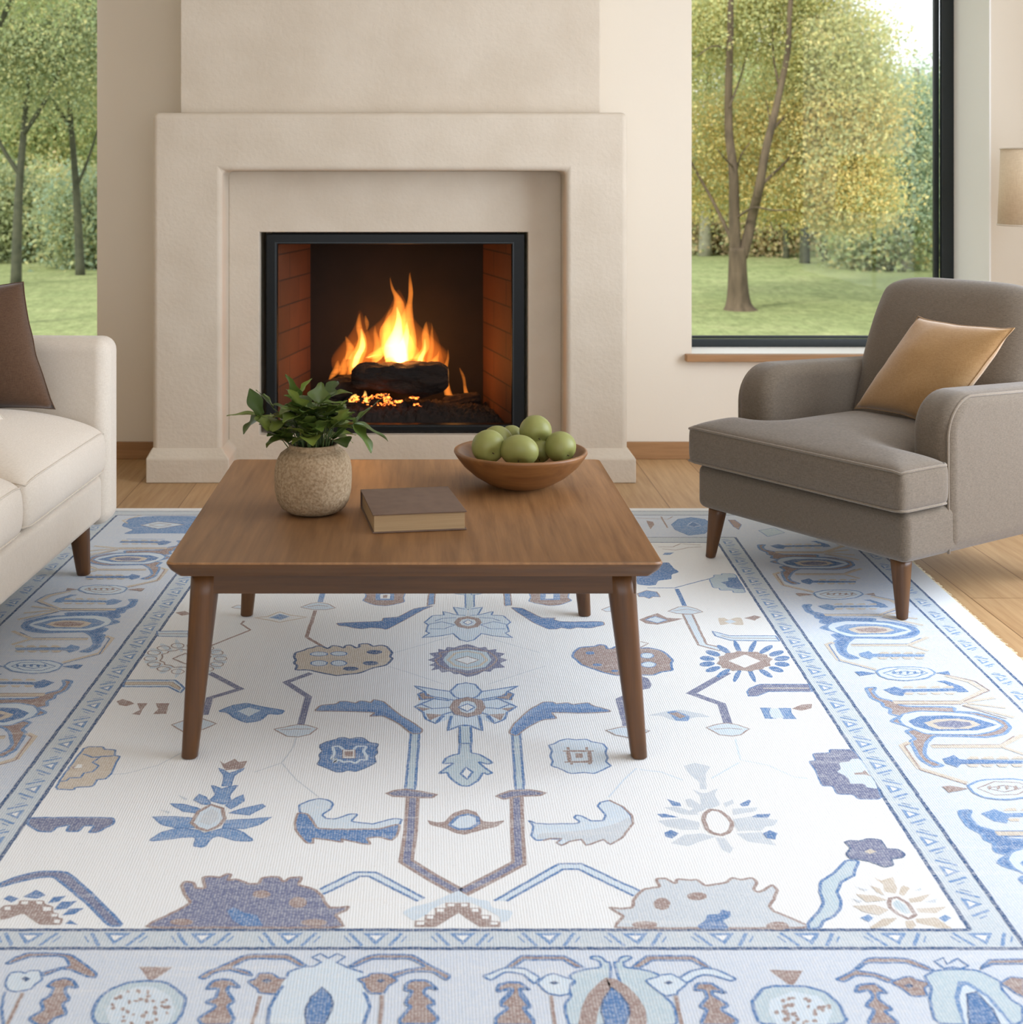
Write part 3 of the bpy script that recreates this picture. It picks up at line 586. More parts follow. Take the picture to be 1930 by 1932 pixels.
# field and front border, one motif per line: view fill stroke width closed mirror points
DATA = '''
E - G 3 o - 0,310 205,240 320,370 490,500
E - G 3 o - 315,50 290,130 205,240
D - G 3 o c 1010,710 1200,770 1440,850
D - G 3 o c 1060,610 1290,545 1480,490
B - G 3 o - 850,890 950,885 1200,820 1370,730
H - L 4 o - 1000,500 1120,360 1210,280
K - L 4 o - 350,620 390,780 600,820 800,910 900,920
K - L 4 o - 380,800 170,920
H - L 4 o - 1240,290 1400,310 1560,370
E P B 6 c - 1190,0 1252,0 1218,440 1145,440
H P B 6 c - 265,0 325,0 357,440 293,440
E - K 29 o - 1202,480 1185,760 1150,985 1350,1110 1560,1225
H - K 29 o - 300,480 305,760 318,1000 150,1090 -110,1225
E - D 14 o - 1202,500 1185,760 1153,985 1350,1110 1545,1215
H - D 14 o - 300,500 305,760 316,1000 150,1090 -105,1215
E D K 7 c - 1000,470 1060,450 1150,442 1260,458 1380,480 1350,505 1220,502 1050,492
H D K 7 c - 145,490 250,452 400,445 520,467 480,487 330,492 200,515
E B N 3 c - 500,100 560,75 620,60 640,48 690,45 720,58 780,45 830,50 870,82 945,95 925,130 935,165 910,190 925,240 870,265 820,290 760,307 710,297 660,312 610,308 560,285 470,252 500,215 490,180 515,150 495,120
E - L 7 c - 590,120 640,112 670,135 700,150 750,145 775,112 850,115 825,150 850,185 850,220 800,215 770,245 720,225 680,238 640,215 600,240 620,205 580,215 610,170
E W K 3 c - 672,142 765,142 762,205 668,205
E K - 0 c - 684,152 748,152 746,194 682,194
H L B 5 c - 545,105 585,95 630,68 700,58 750,66 830,60 870,80 960,95 985,130 970,160 990,200 975,230 1020,262 960,290 890,322 800,312 720,322 680,310 630,285 565,262 575,225 555,190 568,150
H - K 9 c - 690,150 850,150 860,232 705,232
H - K 5 o - 650,150 885,150
H - K 5 o - 665,235 880,225
H K - 0 c - 745,168 800,168 800,202 748,202
H K - 0 c - 680,120 700,120 705,140 680,142
H K - 0 c - 820,120 845,122 840,142 820,140
H K - 0 c - 705,240 730,240 725,255 705,252
H K - 0 c - 845,235 875,240 860,252 840,250
E L B 5 c - 500,508 570,525 600,550 580,590 510,635 540,662 620,665 720,628 790,628 725,685 900,705 1060,660 1120,668 1100,710 950,745 700,745 480,745 430,650 340,612 340,555 420,525
E B K 5 c - 330,618 400,625 440,680 480,740 700,745 950,742 1105,700 1085,790 1040,830 940,800 850,812 885,860 800,850 650,815 680,845 540,822 440,810 450,850 400,850 350,800 310,745 310,680
H L B 5 c - 390,675 450,700 540,705 760,700 780,685 735,655 750,635 800,645 860,680 950,680 980,640 915,570 935,540 1000,522 1100,570 1170,640 1180,700 1100,810 1010,860 960,820 830,868 790,820 700,835 640,868 605,845 640,818 560,815 450,830 410,790 430,720
H G - 0 c - 450,820 470,775 700,760 900,740 1060,700 1150,650 1175,700 1100,810 1010,855 960,818 830,862 795,818 700,830 640,815 560,810
H - K 5 o - 1000,522 1110,575 1175,640 1182,700 1100,810 1010,860 960,820 830,868 790,820 700,838 640,868 605,845 640,815 560,812 500,830
E P B 6 c - 1557,0 1645,0 1640,165 1700,172 1760,205 1805,240 1765,250 1695,228 1750,280 1805,315 1770,328 1735,312 1690,380 1620,418 1560,410 1490,360 1460,312 1400,322 1450,280 1520,240 1425,245 1450,205 1510,178 1555,172
E W B 6 c - 1605,272 1655,310 1615,365 1563,325
E K - 0 c - 1310,672 1370,690 1440,690 1500,625 1600,590 1680,610 1730,680 1800,690 1900,675 1850,720 1740,745 1680,762 1600,785 1530,775 1450,738 1330,712
E L B 8 c - 1480,710 1540,650 1620,628 1690,655 1700,700 1640,738 1550,745
E L - 0 c - 495,1205 760,1075 920,1075 1290,1268 1240,1290 870,1100 800,1100 520,1240
E - B 6 o - 495,1200 760,1070 920,1070 1290,1268
E - B 6 o - 520,1238 800,1102 870,1102 1240,1290
H L - 0 c - 130,1285 620,1008 790,1008 1240,1215 1190,1250 770,1048 650,1048 220,1290
H - B 6 o - 130,1287 620,1005 790,1005 1240,1215
H - B 6 o - 220,1290 650,1048 770,1048 1190,1250
F L - 0 c - 1330,160 1390,130 1450,170 1520,190 1580,200 1600,240 1730,260 1700,320 1650,330 1640,290 1540,240 1460,205 1310,205 1240,240 1180,290 1110,320 1040,270 1110,230 1200,215
F K - 0 c - 1120,320 1180,320 1180,285 1245,285 1245,240 1310,240 1310,210 1460,210 1460,240 1530,240 1530,285 1590,285 1590,320 1648,325 1648,358 1520,358 1390,272 1250,358 1120,358
F W - 0 c - 1325,215 1365,215 1365,232 1325,232
F W - 0 c - 1405,215 1445,215 1445,232 1405,232
F W - 0 c - 1258,245 1300,245 1300,265 1258,265
F W - 0 c - 1470,245 1515,245 1515,265 1470,265
F W - 0 c - 1192,290 1235,290 1235,308 1192,308
F W - 0 c - 1535,290 1578,290 1578,308 1535,308
F W - 0 c - 1135,326 1180,326 1178,345 1133,345
F W - 0 c - 1590,328 1632,328 1634,345 1590,345
D K M 4 c - 830,150 860,138 920,145 1000,133 1080,145 1150,143 1130,190 1140,225 1080,240 1000,255 920,250 870,235 820,215 850,180
D M - 0 c - 920,150 1060,150 1060,212 920,212
D W - 0 c - 955,165 1030,165 1028,200 955,200
D K - 0 c - 975,172 1010,172 1008,194 975,194
G K M 4 c - 390,150 450,130 540,120 650,125 705,140 690,190 720,215 640,245 560,255 440,235 390,220 410,185
G M - 0 c - 480,155 630,155 630,210 480,210
G W - 0 c - 520,165 580,165 580,200 520,200
D - M 17 o - 530,110 500,225
D L K 4 c - 350,265 430,235 490,228 560,240 615,270 540,285 450,285
D - K 4 o - 400,262 480,250 560,258
D - K 11 o - 462,290 395,490 545,580
D - T 6 c - 0,345 100,335 190,300 270,325 400,340 280,362 190,380 100,360
D M L 4 c - 110,345 190,315 270,335 200,362
D B K 3 c - 620,385 850,375 970,370 975,345 1090,340 1210,275 1370,250 1280,285 1200,330 1080,395 1000,435 960,425 880,420 820,430 760,425 700,410 640,405
D M K 4 c - 1330,115 1375,115 1365,240 1310,255
G M K 4 c - 200,115 250,115 262,250 210,255
G B K 3 c - 250,265 340,270 400,300 490,345 600,345 580,358 640,375 960,372 968,400 850,425 760,418 700,432 640,420 600,432 540,432 430,385 330,320
G M - 0 c - 640,385 960,380 955,400 640,405
D P B 5 c - 1600,115 1670,115 1665,285 1600,285
D P B 4 c c 1605,120 1500,140 1530,165 1600,172
D L - 0 c c 1617,265 1510,265 1540,325 1430,300 1430,325 1350,330 1290,380 1320,400 1300,450 1330,460 1270,497 1420,485 1510,465 1560,515 1617,528
D - B 5 o c 1600,328 1545,325 1510,265 1600,280
D - B 5 o c 1540,325 1430,298 1440,325 1350,330 1290,380 1320,400 1300,450 1330,462 1270,497 1420,482 1510,465 1560,512 1617,526
D - B 4 o c 1325,395 1420,375 1520,400 1440,430 1330,430
D - B 4 o c 1530,345 1430,350 1370,370
D L K 4 c - 1620,335 1700,350 1720,382 1690,415 1620,428 1550,415 1520,382 1550,348
D - K 15 c - 1620,345 1685,358 1705,382 1680,408 1620,418 1560,408 1535,382 1560,355
D W B 4 c - 1620,362 1655,382 1620,400 1585,382
D D - 0 c - 1310,665 1370,645 1320,615 1400,605 1390,580 1450,590 1460,565 1520,570 1560,555 1617,545 1660,556 1700,572 1760,565 1770,590 1840,582 1830,605 1905,615 1860,645 1925,665 1860,690 1905,722 1820,728 1790,755 1740,750 1700,775 1617,797 1560,770 1520,775 1480,750 1420,762 1400,735 1340,745 1370,715 1320,705 1375,685
D - K 5 c - 1370,665 1420,640 1400,612 1470,600 1540,580 1617,565 1700,585 1780,605 1830,640 1840,665 1810,700 1760,735 1680,760 1617,775 1550,755 1460,735 1400,705
D P - 0 c - 1430,665 1480,600 1617,585 1760,605 1800,665 1750,720 1617,745 1480,720
D W K 4 c - 1617,638 1700,665 1617,698 1520,665
D - T 8 c - 1470,665 1520,615 1617,600 1720,618 1765,665 1710,710 1617,725 1520,708
D L - 0 c c 1620,838 1540,850 1485,905 1330,882 1210,862 1290,905 1240,925 1270,965 1215,1020 1280,1060 1300,1115 1375,1148 1490,1110 1465,1200 1560,1165 1620,1160
D K - 0 c c 1240,920 1300,915 1375,955 1250,972
D K - 0 c c 1215,1020 1335,1035 1260,1058
D K - 0 c c 1300,1072 1425,1080 1330,1125
D - B 6 o c 1620,838 1540,850 1485,905 1520,945 1560,958
D - B 6 o c 1485,905 1330,882 1210,862 1290,905 1305,935 1400,950 1510,970
D - B 6 o c 1290,905 1240,925 1270,968 1380,955
D - B 6 o c 1480,975 1360,960 1215,1020 1280,1062 1300,1115 1375,1148 1440,1090
D - B 5 o c 1260,1000 1350,1035 1480,1025
D - B 6 o c 1380,1140 1430,1080 1500,1060
D - B 7 o c 1620,1160 1560,1165 1465,1202 1495,1090
D P B 6 c - 1560,1165 1642,1165 1645,1300 1557,1300
D - B 5 c - 1617,948 1720,970 1745,1028 1710,1080 1617,1100 1520,1080 1490,1028 1520,970
D - K 20 c - 1617,962 1700,980 1722,1026 1690,1070 1617,1086 1545,1070 1512,1026 1540,980
D W B 5 c - 1617,1000 1672,1026 1617,1058 1550,1026
D T N 7 c - 300,640 310,610 380,590 400,578 450,570 470,558 520,562 555,580 575,570 590,555 640,560 680,575 690,555 730,550 770,575 800,565 795,545 860,540 900,562 960,552 1000,560 1045,605 1030,640 1050,655 1000,705 900,725 800,765 700,775 630,785 520,765 410,740 310,742 325,710 300,690 315,665
G K B 7 c - 720,640 740,600 780,570 850,565 900,560 930,548 975,555 985,580 1020,578 1050,562 1150,572 1250,575 1300,572 1390,590 1440,620 1485,665 1470,700 1485,745 1400,755 1340,780 1260,780 1060,785 960,760 900,740 790,700 760,670
D - D 17 o - 430,765 240,835 410,945 350,1160
D L K 4 c - 150,1190 330,1155 400,1160 480,1185 420,1230 330,1250 250,1245 190,1215
D - K 3 o - 200,1195 310,1190 430,1190
D M K 4 c - 450,1055 500,1010 620,1000 650,978 700,980 770,995 800,975 850,980 880,992 905,965 980,980 1100,1080 1200,1140 1280,1195 1260,1225 1190,1225 1100,1150 980,1090 870,1095 920,1065 700,1055
D B - 0 c - 465,1052 600,1035 900,1040 1000,1065 1100,1120 1240,1215 1190,1218 1100,1146 980,1086 900,1086 930,1062 700,1052
G M K 4 c - 240,1220 280,1150 400,1040 500,985 580,985 600,1000 690,990 720,1005 850,990 870,1010 1000,1045 1015,1060 800,1070 640,1065 560,1065 610,1110 500,1120 380,1180 300,1245
G B - 0 c - 260,1220 400,1080 520,1030 990,1040 1000,1058 800,1066 640,1062 545,1062 590,1105 500,1112 380,1172 300,1235
Z M B 6 c - 412,1342 440,1331 465,1327 490,1333 537,1341 530,1348 505,1347 490,1360 465,1364 445,1356 430,1345
Z L - 0 c - 448,1342 470,1335 492,1341 470,1352
G L K 4 c - 945,283 1010,258 1060,275 1100,290 980,298
G D - 0 c - 1050,960 1120,925 1180,1170 1105,1165
G D - 0 c - 1240,785 1300,805 1325,850 1310,880 1240,895
G - K 4 o - 1240,525 1300,540 1240,570
G L K 4 c - 980,1200 1100,1175 1200,1180 1310,1205 1240,1235 1160,1258 1050,1235
G G - 0 c - 1280,1088 1440,1052 1540,1042 1700,1072 1780,1098 1640,1100 1560,1135 1480,1122 1400,1088
G M - 0 c - 1440,1060 1500,1050 1615,1090 1600,1130 1510,1125
G K - 0 c - 1455,1068 1520,1062 1585,1095 1540,1108
G K - 0 c - 1230,360 1300,330 1370,310 1440,345 1565,352 1440,382 1370,397 1280,388
G L M 5 c - 1275,360 1350,335 1440,362 1370,384
J B - 0 c - 205,560 300,560 350,540 390,490 450,487 485,530 530,560 470,580 470,615 370,625 350,660 300,665 205,655
J W - 0 c - 230,560 275,562 240,582
J M K 4 c - 210,725 280,700 360,712 385,750 330,748 300,762 260,748 225,750
G - B 5 o - 1290,118 1500,118 1640,80 1760,50
G - B 14 o - 1515,125 1575,255
G L K 4 c - 1450,295 1530,262 1590,258 1660,275 1715,300 1630,318 1510,312
G - K 3 o - 1490,292 1600,280 1690,298
G L K 7 c - 1560,318 1632,318 1740,545 1860,575 1840,595 1680,552
G - D 21 o - 1900,760 1625,918 1855,1000 1905,1150
K L K 4 c - 130,535 220,508 290,500 370,515 460,545 390,590 330,600 230,590
K - K 3 o - 190,548 300,540 400,548
K D B 4 c - 440,265 460,235 540,205 910,205 935,262 600,262 520,295 450,298
K - T 6 o - 560,236 910,236
K M B 3 c - 540,385 620,385 600,415 620,455 665,468 580,465 560,420
K M B 3 c - 680,388 770,388 770,420 812,468 720,468 700,440
K L - 0 c - 615,390 680,390 720,460 640,465 612,430
K K - 0 c - 780,392 850,360 935,355 930,390 850,408
K D B 3 c - 1060,700 1240,700 1300,770 1480,1080 1280,1078 1250,1045 1120,1040 1090,980 1010,978 980,920 960,860 905,790 960,785 935,730 1070,725
K L - 0 c - 1140,800 1210,795 1230,775 1300,770 1440,1000 1350,990 1330,962 1225,962 1200,910 1120,870 1150,850
K K - 0 c - 1250,880 1310,875 1330,858 1385,905 1330,890 1260,892
J P M 4 c - 755,612 790,600 790,583 850,583 850,573 950,573 990,640 1035,718 940,718 935,700 840,700 830,682 785,682
J B - 0 c - 845,640 900,630 900,605 970,602 1030,690 980,690 900,680 880,655
J T - 0 c - 820,910 870,908 900,925 960,905 1000,908 1020,962 960,962 910,950 840,965
J L - 0 c - 870,935 920,922 965,938 915,952
J K - 0 c - 1020,910 1100,890 1150,902 1100,928
J L B 5 c - 780,1010 910,1045 1260,1045 1290,1085 920,1080 800,1045
J - K 4 o - 850,1045 930,1063 1270,1065
A L B 5 c - 1190,1010 1430,1008 1430,1052 1200,1048
A - K 4 o - 1200,1030 1430,1030
A K - 0 c - 1330,870 1400,855 1450,880 1380,892
A - K 7 o - 1850,930 1830,955 1900,1000 1600,1120
A L K 4 c - 1755,830 1800,812 1860,815 1860,845
B L B 6 c - 955,175 1330,175 1400,235 1370,272 1280,225 935,225
B T K 3 c - 955,190 1310,190 1370,235 1360,250 1280,210 945,210
B K - 0 c - 885,335 930,318 990,335 1020,355 960,372 905,365
B K - 0 c - 1040,350 1120,350 1080,400 1060,440 1000,432 1060,400
B K - 0 c - 1180,350 1285,350 1260,430 1160,432 1200,395
B - D 17 o - 1590,120 1822,242 1590,312 1555,440
B L K 4 c - 1300,515 1400,480 1540,470 1640,505 1540,550 1390,568
B T B 5 c - 640,680 780,680 790,700 880,705 865,748 912,752 880,800 850,880 800,925 735,930 705,982 570,988 560,1008 405,1002
B - B 5 o - 630,735 700,760 760,760 700,800 750,825 700,870 640,880 610,915 530,915 500,940 450,942
B - B 5 o - 700,760 860,750
B K - 0 c - 540,835 600,822 600,840 560,850
B W - 0 c - 560,845 590,812 625,815 620,840
B K - 0 c - 1665,785 1700,810 1740,790 1780,770 1810,795 1878,788 1840,850 1710,858
B M B 4 c - 1660,842 1740,880 1860,842 1770,905 1750,980 1685,975 1700,900
B M B 4 c - 1600,970 1680,1000 1720,990 1805,970 1740,1050 1750,1090 1700,1120 1590,1090 1640,1040
Z M B 4 c - 288,1541 330,1541 360,1543 374,1552 370,1562 330,1562 305,1556
Z M B 4 c - 321,1517 345,1518 372,1524 386,1533 372,1535 345,1531
Z M B 4 c - 366,1510 376,1499 388,1504 398,1519 382,1518
Z M B 4 c - 425,1520 442,1508 458,1500 460,1512 436,1527
Z M B 4 c - 432,1534 470,1523 495,1518 500,1522 470,1538
Z M B 4 c - 427,1548 470,1546 512,1542 490,1556 460,1564 420,1562
Z M B 4 c - 280,1587 305,1570 340,1562 375,1567 385,1573 425,1562 455,1568 480,1587 445,1587 412,1577 398,1582 385,1599 366,1597 370,1580 345,1580 310,1585
Z L K 8 c - 362,1553 374,1532 398,1519 420,1526 424,1545 412,1560 390,1568 372,1562
Z G - 0 c - 376,1552 384,1536 400,1527 412,1534 412,1546 396,1558
Z G - 0 c - 300,1528 322,1532 318,1536
Z G - 0 c - 336,1500 356,1508 348,1510
C D B 5 c - 180,10 560,8 700,12 705,45 600,102 545,102 585,60 520,60 480,95 410,95 430,55 350,70 320,98 240,95 170,55
C D B 6 c - 0,415 100,375 235,342 410,342 560,470 765,678 670,678 540,540 330,372 240,378 100,410 0,440
C B - 0 c - 20,510 60,488 115,510 70,535
C B - 0 c - 140,500 225,455 285,490 230,510
C B - 0 c - 292,540 330,500 410,492 360,530
C B - 0 c - 330,580 380,530 475,525 410,575
C B - 0 c - 380,615 430,570 520,570 460,605
C B - 0 c - 400,665 430,640 480,672
C K - 0 c - 0,575 30,550 110,548 120,520 275,522 280,545 330,560 330,600 360,600 360,630 390,632 380,672 240,672 150,600 60,630 0,645
C W - 0 c - 135,528 175,528 172,545 130,545
C W - 0 c - 225,528 262,528 262,545 225,545
C W - 0 c - 30,560 65,560 62,580 28,580
C W - 0 c - 265,562 312,562 318,585 268,585
C W - 0 c - 318,605 355,605 350,622 315,622
C W - 0 c - 335,640 372,640 365,662 330,662
Z D K 6 c - 272,1751 290,1739 315,1728 340,1716 360,1704 350,1690 342,1672 348,1664 364,1665 370,1676 388,1677 382,1655 400,1654 415,1656 428,1649 436,1651 428,1662 445,1659 470,1668 488,1668 495,1656 512,1655 525,1655 535,1665 548,1656 570,1655 562,1670 590,1677 607,1690 614,1705 621,1713 640,1713 658,1711 652,1719 632,1727 640,1735 650,1751
Z B - 0 c - 428,1720 440,1712 460,1722 485,1728 496,1747 458,1748 440,1738
Z G K 6 c - 1159,1752 1165,1740 1177,1730 1165,1722 1148,1712 1170,1715 1194,1713 1195,1699 1212,1679 1228,1676 1245,1674 1237,1659 1256,1658 1274,1668 1277,1659 1300,1661 1315,1660 1331,1672 1350,1669 1372,1665 1381,1656 1395,1660 1420,1657 1428,1664 1422,1680 1431,1684 1445,1678 1457,1670 1467,1680 1460,1697 1451,1711 1460,1720 1490,1732 1536,1752
I B - 0 c - 1540,400 1600,360 1610,320 1700,315 1710,285 1780,300 1770,340 1720,365 1770,422 1560,422
L G - 0 c - 0,0 0,1 1,1
L P B 6 c - 820,278 900,282 870,350 870,375 790,412 760,480 790,540 780,590 730,640 680,655 650,708 580,708 582,670 650,600 680,540 655,480 655,430 670,405 750,355
L D N 4 c - 810,165 850,155 900,158 960,143 1040,150 1070,205 1150,210 1190,240 1170,262 1100,272 1120,310 1060,322 1000,300 960,285 880,270 850,272 820,240 850,200
L T - 0 c - 930,225 970,208 1010,225 970,240
L - K 8 c - 1088,545 1095,518 1140,510 1200,545 1255,618 1210,645 1140,612 1095,575
L P - 0 c - 1110,545 1140,528 1190,560 1225,610 1190,615 1130,580
L T - 0 c - 990,385 1040,405 1060,398 1110,382 1140,452 1130,488 1060,475 1050,430
L T - 0 c - 970,435 1030,455 1060,500 1010,480
L T - 0 c - 880,490 1000,500 1080,530 950,542
L T - 0 c - 860,565 1000,558 1090,590 1030,625 920,600
L T - 0 c - 970,700 1050,645 1140,640 1080,690 985,708
L T - 0 c - 1165,445 1180,435 1220,452 1180,502 1150,490
L T - 0 c - 1210,520 1350,488 1290,540 1225,545
L T - 0 c - 1260,580 1450,568 1380,612 1275,605
L T - 0 c - 1255,645 1380,635 1490,708 1400,702 1260,670
L T - 0 c - 1190,660 1245,655 1260,690 1230,712 1200,700
L M - 0 c - 910,640 960,620 990,640 960,668
L M - 0 c - 1400,640 1440,620 1480,640 1440,665
L G - 0 c - 875,445 960,465 940,472
L G - 0 c - 855,520 930,535 900,545
L G - 0 c - 1240,470 1290,450 1290,470
L G - 0 c - 1310,540 1390,520 1380,545
C K - 0 c - 858,930 1065,932 970,1000 920,1018
C P B 6 c - 565,1230 600,1140 640,1100 700,1060 800,1025 900,1018 1020,1025 1090,1070 1150,1120 1125,1220 1080,1290 600,1290
C L - 0 c - 650,1200 700,1110 850,1050 950,1055 1050,1110 1080,1200 1040,1290 680,1290
C K B 5 c - 30,912 100,870 170,843 430,850 520,910 600,975 590,995 550,995 440,950 380,942 270,988 262,965 350,940 430,925 400,870 340,862 180,868 60,912
C L B 4 c - 50,990 70,965 120,958 150,972 190,952 250,955 262,1010 220,1035 190,1070 100,1085 50,1075 30,1040
C N - 0 c - 130,1005 155,992 190,1005 160,1022
C - B 5 o - 30,1085 10,1180 20,1290
C - K 6 o - 140,1090 90,1200 40,1290
C K B 6 c - 290,1050 330,1015 400,1000 450,1012 485,1060 410,1052 400,1080 430,1135 385,1160 412,1225 330,1250 300,1290 230,1290 170,1250 270,1195 250,1140 310,1110 330,1060
C K B 5 c - 1228,995 1290,955 1360,930 1520,852 1780,852 1840,890 1900,930 1840,925 1760,880 1530,880 1430,935 1530,955 1560,990 1500,975 1420,950 1340,960 1260,1008
C K B 4 c - 1525,1022 1580,1000 1600,970 1680,970 1720,1000 1808,1005 1750,1040 1740,1070 1700,1100 1600,1092 1580,1060
C N - 0 c - 1610,1018 1645,1003 1680,1018 1645,1034
C - K 6 o - 1605,1110 1580,1200 1555,1290
C K B 6 c - 1270,1070 1310,1020 1370,1005 1430,1010 1485,1062 1410,1050 1400,1080 1450,1145 1400,1170 1445,1245 1420,1290 1250,1290 1220,1250 1340,1172 1265,1150 1330,1118 1350,1062
F L - 0 c - 430,605 540,575 590,552 640,580 700,605 810,640 770,690 800,720 820,780 845,850 805,960 210,960 222,860 262,780 310,690 350,660 345,630
F - B 5 o - 430,605 500,600 545,575 485,545 540,522 590,550 640,522 690,542 640,578 700,605
F - B 5 o - 430,605 345,635 330,665
F - B 6 o - 310,720 265,780 222,860 212,960
F - B 6 o - 810,760 822,790 842,850 805,960
F - B 5 o - 700,605 805,640
F B N 3 c - 550,727 600,780 615,830 605,880 560,960 450,960 442,870 480,790
F K B 4 c - 760,680 830,665 850,645 930,642 960,655 1020,690 960,720 930,770 850,768 815,740 810,705
F N - 0 c - 885,690 910,676 940,690 910,704
F K B 5 c - 712,602 850,530 1110,530 1200,590 1345,660 1315,688 1230,632 1120,632 1060,645 1000,672 960,652 1080,620 1190,605 1100,553 860,553 750,602
F - K 6 o - 920,780 905,960
F K B 6 c - 1060,750 1070,705 1110,688 1200,692 1265,750 1200,730 1170,760 1250,832 1195,850 1270,922 1230,960 1040,960 1020,940 1100,852 1060,830 1110,752
F K B 6 c - 1630,750 1640,710 1750,695 1835,745 1765,742 1840,852 1795,862 1875,960 1620,960 1710,862 1640,835 1720,742
I P B 5 c (1152,1800) 935,650 905,650 880,625 850,608 800,610 795,625 860,650 870,680 850,692 780,698 700,715 650,740 655,765 690,790 640,830 660,890 620,940 615,1000 640,1095 935,1095
I - K 26 c - 930,790 1000,830 1070,900 1120,980 1130,1060 1110,1130 760,1130 780,1040 790,980 830,890
I B N 3 c - 940,830 1000,870 1060,950 1070,1010 1040,1095 900,1095 870,1000 880,920
I K B 5 c - 200,688 310,608 610,608 750,688 690,688 600,636 330,636 245,692
I L B 5 c - 38,750 100,730 200,690 330,695 445,760 400,808 330,738 200,718 92,782
I L B 4 c - 420,800 480,745 540,730 600,755 690,780 650,810 655,870 590,890 510,875 470,850
I N - 0 c - 505,797 540,783 575,797 540,812
I - K 6 o - 520,890 545,1095
I K B 6 c - 140,862 150,820 200,795 300,795 370,850 300,835 300,885 370,958 320,972 415,1095 130,1095 132,1040 220,972 155,952 240,872 250,832
I K B 5 c - 1080,690 1185,608 1510,608 1640,692 1590,690 1500,640 1230,640 1140,692
I L B 5 c - 1400,770 1500,712 1600,692 1680,705 1820,770 1780,785 1640,742 1560,745 1470,800
I L B 4 c - 1180,780 1250,760 1300,740 1360,735 1410,760 1475,800 1410,850 1400,880 1320,888 1270,860
I N - 0 c - 1305,797 1340,783 1375,797 1340,812
I - K 6 o - 1390,890 1435,1095
I K B 6 c - 1520,850 1540,800 1640,800 1755,875 1650,850 1640,880 1765,955 1700,982 1830,1062 1800,1095 1560,1095 1610,985 1560,962 1610,900 1590,850
L K - 0 c - 335,965 548,970 490,1060 450,1052
L P B 6 c - 228,1165 300,1080 370,1066 560,1068 680,1100 775,1175 835,1310 275,1310 240,1220
L L - 0 c - 340,1155 480,1100 640,1130 735,1225 700,1310 385,1310 330,1220
L K B 5 c - 750,1025 860,975 950,888 1215,893 1375,968 1325,968 1200,920 950,920 885,970 1000,985 1120,1030 1085,1045 980,1005 880,1000 805,1042
L K B 4 c - 1095,1045 1180,1010 1230,1008 1270,1030 1355,1050 1310,1080 1330,1130 1230,1132 1180,1090
L N - 0 c - 1180,1065 1215,1050 1245,1068 1215,1082
L K B 6 c - 880,1112 890,1062 1000,1050 1085,1115 1020,1105 1020,1150 1115,1215 1055,1222 1165,1310 950,1310 1000,1215 940,1195 992,1130 960,1090
L P B 5 c - 1380,970 1500,960 1650,970 1790,1040 1800,1090 1850,1150 1930,1200 1930,1310 1385,1310 1340,1150 1360,1080 1310,1005
L M - 0 c - 1500,1140 1520,1040 1580,1038 1720,1130 1875,1310 1550,1310
L L - 0 c - 1530,1140 1550,1070 1580,1062 1700,1140 1850,1310 1570,1310
L B N 3 c - 1575,1120 1640,1105 1740,1215 1790,1310 1595,1310
L - B 5 c - 1370,912 1430,890 1455,930 1520,895 1590,940 1545,958 1500,950 1440,958
L K B 5 c - 1660,965 1720,903 1940,900 1940,928 1740,930
L K B 4 c - 1790,1050 1850,1010 1940,1020 1940,1140 1880,1110
A M B 4 c - 920,210 990,150 1180,135 1500,138 1700,160 1780,200 1700,250 1500,268 1180,265 930,272 1020,240
A L K 4 c - 1070,205 1200,178 1395,200 1200,232
A - K 5 c - 1130,205 1210,190 1300,203 1210,218
A - T 8 o - 1070,130 930,170 970,190
J M B 4 c - 470,200 520,160 620,145 720,160 790,200 720,270 600,282 500,240
J B L 3 c - 590,205 630,180 690,205 640,222
J K - 0 c - 280,170 330,180 340,200 310,235 290,200
J - K 6 o - 390,140 440,225
J - K 4 o - 200,150 440,160 480,140
J K B 3 c - 900,165 950,165 1000,200 980,240 940,215
J P M 4 c - 1130,245 1250,225 1330,262 1200,292
J - K 4 o - 370,370 480,370 540,345 690,355
J - K 4 o - 400,385 500,395 600,375 700,370
J M - 0 c - 400,430 420,415 490,412 460,430
A - M 5 o - 960,310 1250,312
A - M 5 o - 1000,325 1200,327
'''
VIEWC = {}
for ln in DATA.strip().splitlines():
    t = ln.split(); v_, fl, st, wd, cc, mr = t[:6]; pts = [tuple(float(q) for q in p.split(',')) for p in t[6:]]
    mir = None if mr == '-' else 'c' if mr == 'c' else tuple(float(q) for q in mr.strip('()').split(','))
    do(v_, pts, None if fl == '-' else fl, None if st == '-' else st, float(wd), cc == 'c', mir)
for a in ((910,605,60,16),(880,690,60,16),(730,732,58,16)): el('D', *a, 'N')
for a in ((490,620,65,15),(640,618,60,15),(490,690,62,20),(640,690,58,20)): el('D', *a, 'L', 'B', 4)
for a in ((858,612,35,12),(912,702,36,10),(1045,748,28,8)): el('G', *a, 'B')
for a in ((1290,632,48,20),(1300,700,55,20)): el('G', *a, 'L', 'M', 4)
for a in ((1615,483,55,24),(1838,535,55,34),(1120,655,72,20)): el('C', *a, 'K')
for a in ((500,332,80,22),): el('F', *a, 'K')
for a in ((1295,245,60,42),(1540,192,70,28),(1175,390,90,24)): el('I', *a, 'K')
el('L', 390, 690, 70, 26, 'K')
